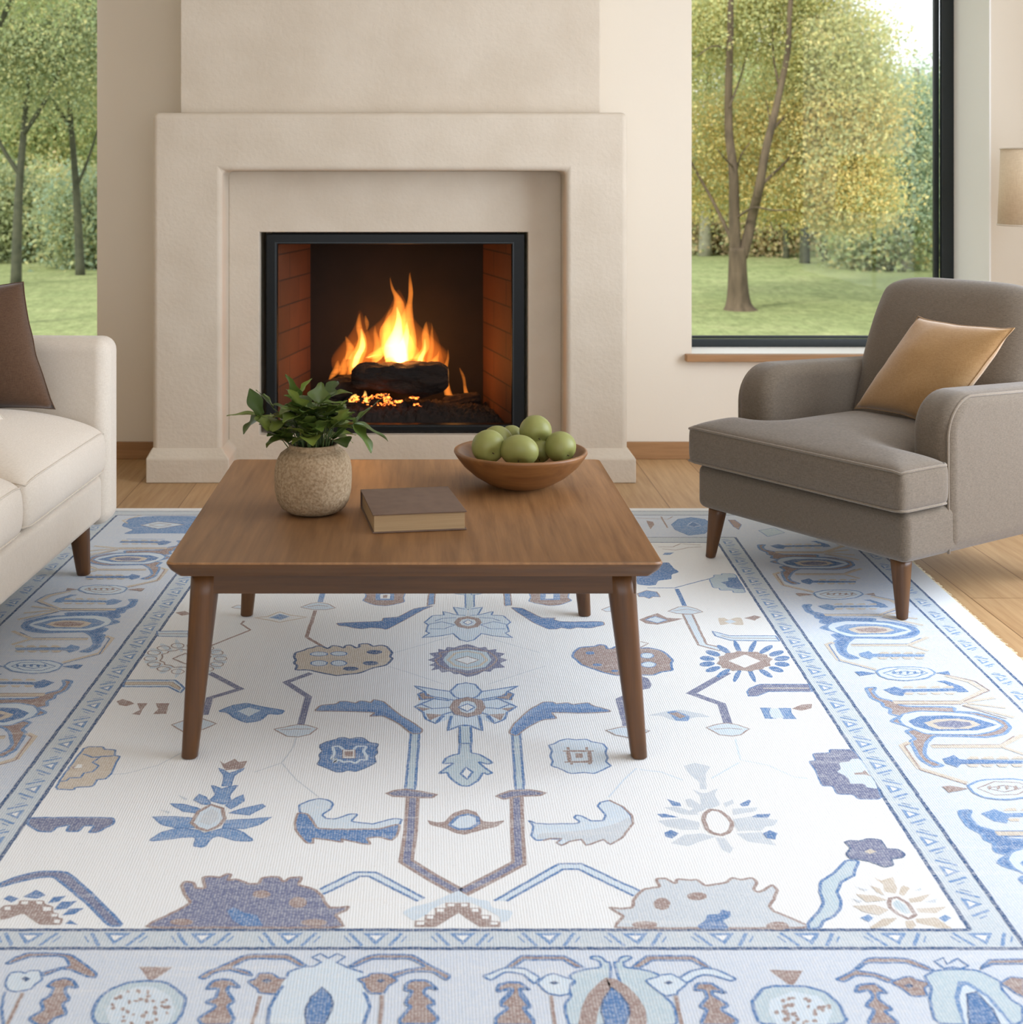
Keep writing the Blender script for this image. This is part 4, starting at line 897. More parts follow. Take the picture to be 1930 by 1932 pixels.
# pale flower, right of the centre
for s in ('1420,580 1500,572 1560,585 1690,632 1560,632', '1370,680 1560,660 1690,690 1685,745 1560,748 1440,725', '1470,850 1570,785 1700,775 1810,800 1700,835 1600,872', '1570,262 1650,240 1770,268 1735,320 1740,440 1690,438 1690,390 1600,310', '1630,440 1700,468 1740,470 1830,430 1800,480 1850,560 1760,590 1700,560 1690,490', '1580,520 1620,510 1700,560 1690,600 1600,570'):
    do('H', S_(s), 'G')
for s in ('0,1170 80,1120 150,1100 130,1150 50,1190', '260,1110 330,1080 340,1110 280,1140', '330,1150 520,1140 500,1170 330,1200', '340,1240 660,1240 560,1280 350,1290'): do('K', S_(s), 'G')
for s in ('110,20 240,0 390,25 370,60 200,80 130,60', '130,110 290,100 385,185 200,160', '0,135 60,140 110,200 90,235 40,210', '120,60 330,50 290,90 140,95'): do('L', S_(s), 'G')
for s in ('1440,515 1540,545 1550,570 1480,565', '1365,628 1420,625 1530,652 1400,655', '1420,770 1470,748 1530,775 1480,815 1430,800'): do('H', S_(s), 'B')
for s in ('380,1115 450,1082 472,1090 450,1130 400,1132', '475,1215 520,1195 620,1190 600,1220'): do('K', S_(s), 'B')
do('L', S_('300,110 340,90 390,110 375,148 320,140'), 'B')
do('H', S_('1720,680 1725,630 1770,595 1840,605 1900,650 1935,700 1920,760 1860,790 1790,775 1740,740'), 'W', 'K', 9)
# rosettes made of a stepped diamond ring and loose petals
def rosette(cx, cy, rx, ry, pet, ring, ink):
    for i in range(16):
        a = 2*PI*i/16+.2; x, y = cx+rx*math.cos(a), cy+ry*math.sin(a); el('Z', x, y, rx*.20, ry*.17, pet, None, 3, None, math.degrees(math.atan2(ry*math.sin(a), rx*math.cos(a))))
    n = 7; st = []
    for q in range(4):
        for i in range(n):
            t = i/n; x0_, y0_ = ((1-t), t) if q % 2 == 0 else (t, 1-t); sx, sy = ((1, -1), (-1, -1), (-1, 1), (1, 1))[q]
            a = (q+t)*PI/2; st.append((cx+rx*.76*math.cos(a)*(1 if i % 2 else .88), cy-ry*.74*math.sin(a)*(1 if i % 2 else .88)))
    if ink: do('Z', st, ring); do('Z', [(cx-rx*.42, cy), (cx, cy-ry*.46), (cx+rx*.42, cy), (cx, cy+ry*.46)], 'W')
    else: do('Z', st, None, ring, 4); do('Z', [(cx-rx*.36, cy), (cx, cy-ry*.40), (cx+rx*.36, cy), (cx, cy+ry*.40)], None, ring, 5)
rosette(1405, 1248, 72, 27, 'B', 'K', True)
rosette(350, 1243, 66, 25, 'L', 'K', False)
for i in range(14): a = 2*PI*i/14; el('Z', 350+66*math.cos(a), 1243+25*math.sin(a), 12, 4.4, None, 'K', 3)
# dotted seeds in the oval flowers of the front border
rs = random.Random(5)
for v_, cx, cy, rx, ry in (('C', 860, 1180, 190, 105), ('L', 540, 1215, 180, 90)):
    for i in range(34):
        a = rs.uniform(0, 2*PI); q = rs.uniform(.15, 1)**.6; x, y = cx+rx*q*math.cos(a), cy+ry*q*math.sin(a)
        el(v_, x, y, rs.uniform(9, 19), rs.uniform(7, 14), 'K')
# woven streaks: single threads of another colour drawn across the pattern
print('rug layers', LB[:NL[0], 4].max(), NL[0])
hb = [(cl(YFr[4])-OE, YFr[4]), (cl(YFr[4])+OE, YFr[4]), (cl(YBk[4])+OE, YBk[4]), (cl(YBk[4])-OE, YBk[4])]
o_ = len(rv); rv += [(x, y, .0006) for x, y in hb]+[(x, y, HR) for x, y in hb]
for i in range(4): j = (i+1) % 4; rf.append((o_+i, o_+j, o_+4+j, o_+4+i)); rc.append(RC['E'])
rf.append((o_+3, o_+2, o_+1, o_)); rc.append(RC['E'])
def rugmat():
    m = bpy.data.materials.new('woven_rug'); m.use_nodes = True; nt = m.node_tree; b = nt.nodes['Principled BSDF']; N = nt.nodes.new; L = nt.links.new
    a = N('ShaderNodeAttribute'); a.attribute_name = 'Col'; tc = N('ShaderNodeTexCoord')
    def nz(scale, st, det=3, lo=.4, hi=.6, dist=0):
        mp = N('ShaderNodeMapping'); mp.inputs['Scale'].default_value = st; L(tc.outputs['Object'], mp.inputs[0]); n = N('ShaderNodeTexNoise'); n.inputs['Scale'].default_value = scale; n.inputs['Detail'].default_value = det
        L(mp.outputs[0], n.inputs['Vector']); mr = N('ShaderNodeMapRange'); mr.inputs[1].default_value = lo; mr.inputs[2].default_value = hi; L(n.outputs[0], mr.inputs[0]); return mr.outputs[0]
    wv = []
    for d, sc in (('X', 60), ('Y', 92)):                         # knots: rows across, columns along
        w_ = N('ShaderNodeTexWave'); w_.bands_direction = d; w_.inputs['Scale'].default_value = sc; w_.inputs['Distortion'].default_value = 2.2; w_.inputs['Detail'].default_value = 2; w_.inputs['Detail Scale'].default_value = 1.6; L(tc.outputs['Object'], w_.inputs['Vector']); wv.append(w_.outputs['Fac'])
    ad = N('ShaderNodeMath'); ad.operation = 'MULTIPLY'; L(wv[0], ad.inputs[0]); L(wv[1], ad.inputs[1])
    kn = N('ShaderNodeMapRange'); kn.inputs[1].default_value = .30; kn.inputs[2].default_value = .62; L(ad.outputs[0], kn.inputs[0])
    grain = nz(260, (.7, 1, 1), 2, .40, .60); km = N('ShaderNodeMath'); km.operation = 'MULTIPLY'; L(kn.outputs[0], km.inputs[0]); L(grain, km.inputs[1])
    ks = N('ShaderNodeMath'); ks.operation = 'MULTIPLY_ADD'; ks.inputs[1].default_value = .25; L(grain, ks.inputs[0]); L(km.outputs[0], ks.inputs[2]); stitch = ks.outputs[0]
    mx = N('ShaderNodeMix'); mx.data_type = 'RGBA'; L(a.outputs['Color'], mx.inputs[6]); mx.inputs[7].default_value = lin((236, 236, 234))
    mm = N('ShaderNodeMath'); mm.operation = 'MULTIPLY'; mm.inputs[1].default_value = .62; L(stitch, mm.inputs[0])
    streak = nz(60, (.05, 1, 1), 3, .55, .75); m3 = N('ShaderNodeMath'); m3.operation = 'MULTIPLY_ADD'; m3.inputs[1].default_value = .22; L(streak, m3.inputs[0]); L(mm.outputs[0], m3.inputs[2]); L(m3.outputs[0], mx.inputs[0])
    dark = nz(420, (.6, 1, 1), 2, .68, .76); m2 = N('ShaderNodeMix'); m2.data_type = 'RGBA'; m2.blend_type = 'MULTIPLY'; L(mx.outputs[2], m2.inputs[6]); m2.inputs[7].default_value = lin((150, 152, 162)); 
    md = N('ShaderNodeMath'); md.operation = 'MULTIPLY'; md.inputs[1].default_value = .5; L(dark, md.inputs[0]); L(md.outputs[0], m2.inputs[0])
    L(m2.outputs[2], b.inputs['Base Color']); b.inputs['Roughness'].default_value = .95; b.inputs['Specular IOR Level'].default_value = .1
    bu = N('ShaderNodeBump'); bu.inputs['Strength'].default_value = .5; bu.inputs['Distance'].default_value = .0016; L(ad.outputs[0], bu.inputs['Height']); L(bu.outputs[0], b.inputs['Normal'])
    return m
rug = py_obj('area_rug', rv, rf, rugmat()); tag(rug, 'large pale blue and white floral bordered rug under the table', 'rug')
cols = np.empty((len(rug.data.loops), 4), dtype=np.float32); k = 0; cache = {}
for p, c in zip(rug.data.polygons, rc):
    if c not in cache: cache[c] = lin(c)
    cols[p.loop_start:p.loop_start+p.loop_total] = cache[c]
ca = rug.data.color_attributes.new('Col', 'FLOAT_COLOR', 'CORNER'); ca.data.foreach_set('color', cols.ravel())
# short cream fringe along the right and left edges
parts = []; rs = random.Random(9); Y = YFr[4]
while Y < YBk[4]:
    for s in (-1, 1):
        x = cl(Y)+s*OE; L_ = rs.uniform(.008, .020); a = rs.uniform(-.4, .4); v_ = [(x-s*.002, Y-.0012, .006), (x-s*.002, Y+.0012, .006), (x+s*L_, Y+a*L_+.0005, .0022), (x+s*L_, Y+a*L_-.0005, .0022)]
        v_ += [(p[0], p[1], p[2]-.0014) for p in v_]; parts.append((v_, [(0, 1, 2, 3), (7, 6, 5, 4), (0, 4, 5, 1), (1, 5, 6, 2), (2, 6, 7, 3), (3, 7, 4, 0)]))
    Y += .0042
v, f = merge(parts); fr_ = py_obj('fringe', v, f, mat('fringe', (226, 216, 186), .95), rug); fr_['kind'] = 'stuff'
# ------------------------------------------------------------ coffee table
ZT = .453
M['walnut_y'] = M['walnut_x']
ct = empty('coffee_table', (-.02, 3.53, 0), 0, 'square walnut coffee table with tapered legs standing on the patterned rug', 'coffee table')
x0, x1, y0, y1 = -.566+.02, .524+.02, 2.985-3.53, 4.075-3.53
bm = bmesh.new()
def rr_ring(x0, x1, y0, y1, r, z, n=7):
    out = []
    for cx, cy, a0 in ((x1-r, y1-r, 0), (x0+r, y1-r, 90), (x0+r, y0+r, 180), (x1-r, y0+r, 270)):
        for k in range(n+1):
            a = math.radians(a0+90*k/n); out.append((cx+r*math.cos(a), cy+r*math.sin(a), z))
    return out
def rings_mesh(name, rings, m, parent=None, **kw):
    n = len(rings[0]); vs_ = [v for r_ in rings for v in r_]; fs = []
    for i in range(len(rings)-1):
        for j in range(n): fs.append((i*n+j, i*n+(j+1) % n, (i+1)*n+(j+1) % n, (i+1)*n+j))
    fs.append(tuple(range(n))[::-1]); fs.append(tuple((len(rings)-1)*n+j for j in range(n)))
    return py_obj(name, vs_, fs, m, parent, **kw)
def ins(d, z, r=.02): return rr_ring(x0+d, x1-d, y0+d, y1-d, max(r-d*.3, .006), z)
bm.free()
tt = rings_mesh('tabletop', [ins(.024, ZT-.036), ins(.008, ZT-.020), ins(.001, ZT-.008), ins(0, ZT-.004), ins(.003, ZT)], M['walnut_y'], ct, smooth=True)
tt.data.materials.append(M['walnut_edge_shaded'])
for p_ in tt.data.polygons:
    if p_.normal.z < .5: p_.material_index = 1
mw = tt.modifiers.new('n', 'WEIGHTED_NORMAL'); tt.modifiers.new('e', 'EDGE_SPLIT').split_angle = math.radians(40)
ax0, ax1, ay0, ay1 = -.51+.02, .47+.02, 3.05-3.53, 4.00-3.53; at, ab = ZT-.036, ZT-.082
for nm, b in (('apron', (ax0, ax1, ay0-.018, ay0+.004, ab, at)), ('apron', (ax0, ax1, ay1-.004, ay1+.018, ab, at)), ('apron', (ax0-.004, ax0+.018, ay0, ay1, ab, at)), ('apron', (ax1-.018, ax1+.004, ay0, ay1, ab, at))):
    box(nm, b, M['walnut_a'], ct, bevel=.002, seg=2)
def leg(p_top, p_bot, w_top, w_bot, m, parent, zsplit=None, n=24, sq=2.6, name='leg'):
    p_top, p_bot = Vector(p_top), Vector(p_bot); rings = []
    for k in range(9):
        t = k/8; c = p_bot+(p_top-p_bot)*t; w_ = w_bot/2+(w_top-w_bot)/2*t
        if k == 0: rings.append([(c.x+(w_-.003)*abs(math.cos(a))**(2/sq)*math.copysign(1, math.cos(a)), c.y+(w_-.003)*abs(math.sin(a))**(2/sq)*math.copysign(1, math.sin(a)), c.z) for a in [2*PI*j/n+.01 for j in range(n)]]); c = c+Vector((0, 0, .003))
        rings.append([(c.x+w_*abs(math.cos(a))**(2/sq)*math.copysign(1, math.cos(a)), c.y+w_*abs(math.sin(a))**(2/sq)*math.copysign(1, math.sin(a)), c.z) for a in [2*PI*j/n+.01 for j in range(n)]])
    return rings_mesh(name, rings, m, parent, smooth=True)
R0 = .0108
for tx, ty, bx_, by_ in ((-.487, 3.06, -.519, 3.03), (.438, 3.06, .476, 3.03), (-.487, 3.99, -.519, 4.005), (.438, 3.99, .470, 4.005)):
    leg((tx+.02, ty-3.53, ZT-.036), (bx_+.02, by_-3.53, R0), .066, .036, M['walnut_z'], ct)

# ------------------------------------------------------------ vase with greenery
vc = Vector((-.278, 3.44, ZT))
def stoneware():
    m = mat('stoneware', (166, 146, 118), .85, bump=(90, .7, .004), var=((134, 112, 85), 150), spec=.2); return m
M['stone'] = stoneware()
R = .0975
prof = [(0, 0), (.052, 0), (.066, .004), (.080, .014), (.090, .030), (.096, .055), (.0975, .085), (.0965, .110), (.092, .132), (.083, .148), (.071, .157), (.064, .160), (.062, .165), (.063, .171), (.060, .173), (.056, .170), (.055, .160), (.072, .145), (.086, .120), (.088, .07), (.075, .02), (0, .012)]
vase = lathe('vase', prof, M['stone'], n=72, wob=.025); vase.location = vc; tag(vase, 'round speckled beige stoneware vase holding green leaves on the coffee table', 'vase')
def leafmat():
    m = bpy.data.materials.new('glossy_leaf'); m.use_nodes = True; nt = m.node_tree; b = nt.nodes['Principled BSDF']; N = nt.nodes.new; L = nt.links.new
    a = N('ShaderNodeAttribute'); a.attribute_name = 'Col'; L(a.outputs['Color'], b.inputs['Base Color']); b.inputs['Roughness'].default_value = .38
    tr = N('ShaderNodeBsdfTranslucent'); mx = N('ShaderNodeMixShader'); mx.inputs[0].default_value = .22; g = N('ShaderNodeGamma'); g.inputs[1].default_value = .8; L(a.outputs['Color'], g.inputs[0]); L(g.outputs[0], tr.inputs[0])
    L(b.outputs[0], mx.inputs[1]); L(tr.outputs[0], mx.inputs[2]); L(mx.outputs[0], nt.nodes['Material Output'].inputs[0]); return m
M['leaf'] = leafmat()
def leaf_geo(base, d, up, L_, wd, lobes, droop, seed):
    """lobed leaf following direction d with fold and droop; returns verts, faces, colour weights"""
    d = Vector(d).normalized(); up = Vector(up); s = d.cross(up).normalized(); up = s.cross(d).normalized(); n = 18; vs_, fs, cw = [], [], []
    pos = Vector(base); dirv = d.copy()
    for i in range(n+1):
        t = i/n; e = max(0, math.sin(PI*t**.72))**.55*(1-.30*t)
        lob = 1+ (.42*math.cos(t*lobes*2*PI+seed) if lobes else 0)*(1-t*.6)
        wv = wd*e*lob*.5; 
        if i in (0, n): wv = .0006
        u2 = s.cross(dirv).normalized()
        for k, q in enumerate((-1, -.5, 0, .5, 1)):
            vs_.append(pos+s*q*wv+u2*(abs(q)**1.3*wv*.24+.002*math.sin(t*9+q*3+seed)*(abs(q)))); cw.append(1-abs(q)*.5 if q else 1.5)
        dirv = (dirv-Vector((0, 0, 1))*droop/n+s*.05*math.sin(seed*3)/n).normalized(); pos = pos+dirv*L_/n
    for i in range(n):
        for k in range(4): a = i*5+k; fs.append((a, a+1, a+6, a+5))
    return vs_, fs, cw
pl = empty('leafy_greenery', vc+Vector((0, 0, .06)), 0, 'glossy green lobed leaves on stems arranged in the stoneware vase', 'plant')
VS, FS, CS = [], [], []; stems = []; rl = random.Random(21)
def put_leaf(base, d, L_, wd, lobes=1.6, droop=.5, dark=None):
    v, f, cw = leaf_geo(base, d, (0, 0, 1) if abs(Vector(d).normalized().z) < .9 else (0, -1, .2), L_, wd, lobes, droop, rl.uniform(0, 6)); o_ = len(VS)
    g = rl.random() if dark is None else dark; c = Vector((60+56*g, 84+46*g, 30+26*g)); sh = rl.uniform(.85, 1.1)
    VS.extend([x-vc-Vector((0, 0, .06)) for x in v]); FS.extend([tuple(i+o_ for i in q) for q in f]); CS.extend([c*sh*(.9+.12*w_) for w_ in cw])
def stem(a, b, sag=0): 
    P = [a+(b-a)*t+Vector((0, 0, sag*math.sin(PI*t))) for t in [i/7 for i in range(8)]]; stems.append(tube_data([p-vc-Vector((0, 0, .06)) for p in P], [.0022-.0008*i/7 for i in range(8)], 6)); return P
mouth = vc+Vector((0, 0, .165))
def spray(px, py, Y, leaves):
    tip = W(px, py, Y); b0 = mouth+Vector((rl.uniform(-.03, .03), rl.uniform(-.03, .03), -.08)); b1 = mouth+Vector(((tip.x-vc.x)*.25, (tip.y-vc.y)*.25, .0)); b1.x = max(min(b1.x, vc.x+.045), vc.x-.045)
    stem(b0, b1, 0); P = stem(b1, tip, .012)
    for (tx, ty, L_, wd, lob, dr) in leaves:
        to = W(tx, ty, Y+rl.uniform(-.03, .02)); dd = (to-tip); dd += Vector((0, rl.uniform(-.3, .1)*dd.length, 0)); put_leaf(tip, dd+Vector((0, 0, dr*dd.length*.45)), L_ or dd.length*1.06, wd*1.45, lob, dr)
# outliers traced from the photograph, tips given
spray(492, 785, 3.42, [(432, 782, 0, .030, 0, .35), (474, 734, 0, .030, 1.2, .0), (462, 815, 0, .042, 1.5, .5), (505, 812, 0, .034, 1.5, .3)])
spray(515, 770, 3.46, [(486, 735, 0, .022, 0, .1), (500, 742, 0, .02, 0, .1)])
spray(562, 748, 3.48, [(542, 706, 0, .024, 1.2, 0), (586, 716, 0, .034, 1.5, 0), (540, 735, 0, .03, 1.4, .1)])
spray(600, 762, 3.40, [(606, 722, 0, .036, 1.5, 0), (632, 738, 0, .034, 1.5, .1), (650, 760, 0, .032, 1.5, .2)])
spray(668, 800, 3.40, [(713, 757, 0, .026, 1.5, 0), (730, 828, 0, .034, 1.5, .5), (700, 852, 0, .034, 1.5, .5), (690, 775, 0, .03, 1.3, .1)])
spray(640, 795, 3.36, [(672, 790, 0, .036, 1.5, .2), (655, 770, 0, .03, 1.5, .2)])
for i in range(44):
    a = rl.uniform(0, 2*PI); rad = rl.uniform(.012, .085); hz = rl.uniform(.012, .115)*(1.15-rad*5); base = mouth+Vector((math.cos(a)*rad, math.sin(a)*rad*.8, hz))
    b1 = mouth+Vector((math.cos(a)*min(rad, .045)*.8, math.sin(a)*min(rad, .045)*.8, -.04)); stem(b1, base, .0)
    for k in range(2):
        aa = a+rl.uniform(-1.1, 1.1); put_leaf(base, (math.cos(aa), math.sin(aa), rl.uniform(.1, 1.3)), rl.uniform(.055, .085), rl.uniform(.044, .066), rl.choice((1.3, 1.6, 2)), rl.uniform(.3, 1.2))
fo = py_obj('foliage', VS, FS, M['leaf'], pl, smooth=True)
ca = fo.data.color_attributes.new('Col', 'FLOAT_COLOR', 'POINT'); ca.data.foreach_set('color', np.array([lin(tuple(c)) for c in CS], dtype=np.float32).ravel())
v, f = merge(stems); py_obj('stems', v, f, mat('green_stem', (70, 88, 38), .6), pl, smooth=True)

# ------------------------------------------------------------ book
bk = empty('book', (-.030, 3.372, ZT), math.radians(9), 'closed thick book with plain brown cover lying on the coffee table', 'book')
M['cover'] = mat('brown_cloth_cover', (104, 82, 66), .75, bump=(500, .2, .0006), var=((94, 73, 58), 30))
def pages():
    m = bpy.data.materials.new('page_edges'); m.use_nodes = True; nt = m.node_tree; b = nt.nodes['Principled BSDF']; N = nt.nodes.new; L = nt.links.new
    tc = N('ShaderNodeTexCoord'); mp = N('ShaderNodeMapping'); mp.inputs['Scale'].default_value = (1, 1, 160); L(tc.outputs['Object'], mp.inputs[0]); n = N('ShaderNodeTexNoise'); n.inputs['Scale'].default_value = 6; L(mp.outputs[0], n.inputs['Vector'])
    cr = N('ShaderNodeValToRGB'); cr.color_ramp.elements[0].color = lin((138, 112, 78)); cr.color_ramp.elements[1].color = lin((182, 156, 118)); L(n.outputs[0], cr.inputs[0]); L(cr.outputs[0], b.inputs['Base Color']); b.inputs['Roughness'].default_value = .9; return m
hx, hy = .113, .130
box('page_block', (-hx+.004, hx-.004, -hy+.004, hy-.006, .0036, .0425), pages(), bk)
for z in (.0004, .0425): box('cover_board', (-hx, hx, -hy, hy, z, z+.0034), M['cover'], bk, bevel=.0012, seg=2)
box('spine', (-hx, hx, hy-.003, hy+.001, .0004, .0459), M['cover'], bk, bevel=.001, seg=2)

# ------------------------------------------------------------ bowl of green fruit
bc = Vector((.262, 3.712, ZT))
prof = [(0, .0), (.048, .0), (.058, .002), (.090, .013), (.125, .034), (.155, .060), (.175, .086), (.181, .096), (.180, .101), (.174, .102), (.166, .095), (.145, .068), (.115, .042), (.080, .022), (.04, .012), (0, .010)]
M['bowlwood'] = wood('bowl_wood', (108, 66, 30), (148, 98, 50), 'X', .45, .6)
bowl = lathe('wooden_bowl', prof, M['bowlwood'], n=96); bowl.location = bc; bowl['label'] = 'wide turned wooden bowl heaped with green fruit on the coffee table'; bowl['category'] = 'bowl'
M['fruit'] = mat('green_fruit', (138, 139, 78), .45, var=((118, 122, 60), 7), spec=.4, bump=(160, .1, .0008))
M['stemw'] = mat('fruit_stem', (70, 56, 34), .8)
def fruit(px, py, Y, r, sx=1, sz=.93, rot=(0, 0, 0), label=''):
    n, k = 32, 20; vs_, fs = [], []
    for i in range(k+1):
        th = PI*i/k
        for j in range(n):
            a = 2*PI*j/n; rad = r*math.sin(th)*(1+.04*math.cos(th)+.018*noise.noise((math.cos(a)*2, math.sin(a)*2, px))); z = r*sz*math.cos(th)
            z -= r*.16*math.exp(-(math.sin(th)/.28)**2) if i < k/2 else -r*.10*math.exp(-(math.sin(th)/.24)**2)
            vs_.append((rad*math.cos(a)*sx, rad*math.sin(a), z))
    for i in range(k):
        for j in range(n): fs.append((i*n+j, i*n+(j+1) % n, (i+1)*n+(j+1) % n, (i+1)*n+j))
    me = bpy.data.meshes.new('apple'); me.from_pydata(vs_, [], fs); bm = bmesh.new(); bm.from_mesh(me); bmesh.ops.remove_doubles(bm, verts=bm.verts, dist=1e-5); bmesh.ops.recalc_face_normals(bm, faces=bm.faces); bm.to_mesh(me); bm.free()
    o = link('green_apple', me, M['fruit'], smooth=True); o.location = W(px, py, Y); o.rotation_euler = rot; tag(o, label, 'fruit', 'green fruit in the bowl')
    v, f = tube_data([(0, 0, r*.70), (.001, 0, r*.84), (.002, .001, r*.92)], [.0016, .0013, .0015], 6); py_obj('stalk', v, f, M['stemw'], o, smooth=True)
    return o
fruit(921, 842, 3.655, .0455, 1, .93, (1.9, 0, .3), 'green fruit at the left front of the bowl, touching the rim')
fruit(938, 832, 3.755, .044, 1, .93, (2.2, .3, .3), 'green fruit behind the leftmost one in the bowl')
fruit(980, 850, 3.625, .046, 1.12, .86, (2.3, 0, -.2), 'wide green fruit at the front middle of the bowl')
fruit(1010, 813, 3.735, .0445, 1, .95, (2.0, .2, .3), 'topmost green fruit of the heap')
fruit(1057, 843, 3.68, .0425, 1, .97, (2.1, 0, .6), 'green fruit at the right side of the bowl')
fruit(965, 822, 3.80, .032, 1, .9, (2.6, 0, 0), 'small green fruit peeking out at the back of the bowl')
fruit(1016, 850, 3.72, .036, 1, .9, (2.4, 0, 0), 'green fruit half hidden between the front one and the right one')

# ------------------------------------------------------------ armchair
TH = math.radians(-56.5)
ac = empty('armchair', (0, 0, 0), TH, 'taupe upholstered armchair with piped seat cushion and tapered wooden legs, at the right', 'armchair')
M['taupe'] = linen('taupe_linen', (94, 84, 71), (116, 104, 90))
M['piping'] = linen('taupe_piping', (112, 101, 86), (132, 120, 105))
# local frame: x across (left to right seen from the front), -y front. front-left corner at FLc
FL_ = Vector((.919, 4.624, 0)); HW = .42
cxw = Vector((math.cos(TH), math.sin(TH), 0)); cyw = Vector((-math.sin(TH), math.cos(TH), 0)); ac.location = FL_+cxw*HW   # centre of front edge
box('base', (-HW, HW, 0, .84, .178, .325), M['taupe'], ac, bevel=.028, seg=5)
bsp = [(-HW+.006, .004, .20), (-HW+.006, .004, .31)]
AW = .135
def pad(name, inside, bx, z0, z1, crown, crown_b, m, parent, step=.018, nz=6, smooth=4, pipe=True, pm=None, rad=.0042, cf=None):
    v, f, tl, bl = cellpad(inside, bx, z0, z1, step, nz, crown, crown_b, smooth, cf); o = py_obj(name, v, f, m, parent, smooth=True); s = o.modifiers.new('s', 'SUBSURF'); s.levels = s.render_levels = 1
    if pipe:
        P = [(Vector(a)) for a in tl[::2]]; cen = sum(P, Vector())/len(P)
        for L_, sg in ((tl, 1), (bl, -1)): 
            P = [Vector(a) for a in L_[::2]]; tube('piping', P, rad, pm, o, 8, True)
    return o
IWd = HW-AW+.01
pad('seat_cushion', lambda x, y: y < .20 or abs(x) < IWd, (-HW-.012, HW+.012, -.035, .64), .328, .454, .055, .0, M['taupe'], ac, pm=M['piping'])
def arm_profile(side):
    # side view in y,z : rounded front top, slight slope to the back
    pts = []; R_ = .12; yb, yf, zt, zb = .88, .190, .650, .178; n = 10
    pts += [(yf+.004, zb), (yf, .40)]
    for k in range(n+1): a = PI-PI/2*k/n; pts.append((yf+.0+R_+R_*math.cos(a), zt-R_+R_*math.sin(a)))
    pts += [(yb, zt-.02), (yb, zb)]
    return pts
for sgn, nm in ((-1, 'arm'), (1, 'arm')):
    bm = bmesh.new(); xo, xi = sgn*(HW+.005), sgn*(HW-AW); p = arm_profile(sgn)
    f0 = bm.faces.new([bm.verts.new((xi, y, z)) for y, z in p]); r = bmesh.ops.extrude_face_region(bm, geom=[f0]); bmesh.ops.translate(bm, vec=(xo-xi, 0, 0), verts=[q for q in r['geom'] if isinstance(q, bmesh.types.BMVert)])
    a_ = bm_obj(nm, bm, M['taupe'], ac, bevel=.045, seg=7, angle=50)
    P = [(xo-sgn*.011, y+.0, z) for y, z in p]; P = [Vector((q[0], q[1]+(.012 if i < 12 else 0), q[2]-(.012 if i > 1 and i < len(p)-1 else 0))) for i, q in enumerate(P)][:-1]
    P[0] = Vector((P[0].x, P[0].y, .18)); tube('piping', P, .0042, M['piping'], a_, 8)
# back: tall cushion leaning backwards with rounded shoulders
def back_shape():
    vs_, fs = [], []; nx, nz, ny = 30, 26, 6; wid, zb, zt, th = .300, .40, .908, .17; ids = {}
    def pos(u, w_, t):        # u -1..1, w 0..1 up, t -1..1 thickness
        sh = wid*(1-.05*max(0, w_-.55)**1.5*2); x = u*sh
        k = 1-(abs(u)**9)*.28-(w_**10)*.20
        z = zb+(zt-zb)*w_-.030*(abs(u)**5)*w_**4
        y = .690+.18*(w_)**1.1+t*th/2*k*(1+.18*(1-u*u)*math.sin(PI*min(w_+.1, 1)))
        return (x, y, z)
    for i in range(nx+1):
        for j in range(nz+1):
            for t in (0, ny):
                ids[(i, j, t)] = len(vs_); vs_.append(pos(i/nx*2-1, j/nz, t/ny*2-1))
    for i in range(nx+1):
        for j in range(nz+1):
            if i in (0, nx) or j in (0, nz):
                for t in range(1, ny): ids[(i, j, t)] = len(vs_); a = t/ny*2-1; p = list(pos(i/nx*2-1, j/nz, a)); q = .03*(1-a*a)**.5; p[0] += q*(1 if i == nx else -1 if i == 0 else 0); p[2] += q*(1 if j == nz else -1 if j == 0 else 0); vs_.append(tuple(p))
    for i in range(nx):
        for j in range(nz): fs.append((ids[(i, j, 0)], ids[(i+1, j, 0)], ids[(i+1, j+1, 0)], ids[(i, j+1, 0)])); fs.append((ids[(i, j, ny)], ids[(i, j+1, ny)], ids[(i+1, j+1, ny)], ids[(i+1, j, ny)]))
    for t in range(ny):
        for i in range(nx):
            for j in (0, nz): fs.append((ids[(i, j, t)], ids[(i, j, t+1)], ids[(i+1, j, t+1)], ids[(i+1, j, t)]))
        for j in range(nz):
            for i in (0, nx): fs.append((ids[(i, j, t)], ids[(i, j+1, t)], ids[(i, j+1, t+1)], ids[(i, j, t+1)]))
    me = bpy.data.meshes.new('backrest'); me.from_pydata(vs_, [], fs); bm = bmesh.new(); bm.from_mesh(me); bmesh.ops.recalc_face_normals(bm, faces=bm.faces)
    for _ in range(3): bmesh.ops.smooth_vert(bm, verts=bm.verts, factor=.5, use_axis_x=True, use_axis_y=True, use_axis_z=True)
    bm.to_mesh(me); bm.free(); o = link('backrest', me, M['taupe'], ac, smooth=True); s = o.modifiers.new('s', 'SUBSURF'); s.levels = s.render_levels = 1
    P = [Vector(pos(-1, w_/12, .55)) for w_ in range(3, 12)]+[Vector(pos(u/10, 1, .55))+Vector((0, 0, .018)) for u in range(-9, 10)]+[Vector(pos(1, w_/12, .55)) for w_ in range(11, 2, -1)]
    tube('piping', P, .0042, M['taupe'], o, 8)
back_shape()
box('back_frame', (-HW+.02, HW-.02, .80, .90, .1785, .60), M['taupe'], ac, bevel=.02, seg=4)
for lx, ly, dx, dy, rz in ((-HW+.055, .05, -.03, -.03, R0), (HW-.055, .05, .03, -.03, R0), (-HW+.06, .76, -.02, .04, R0), (HW-.06, .76, .02, .04, .0004)):
    leg((lx, ly, .182), (lx+dx*.6, ly+dy*.6, rz), .058, .030, M['walnut_z'], ac)

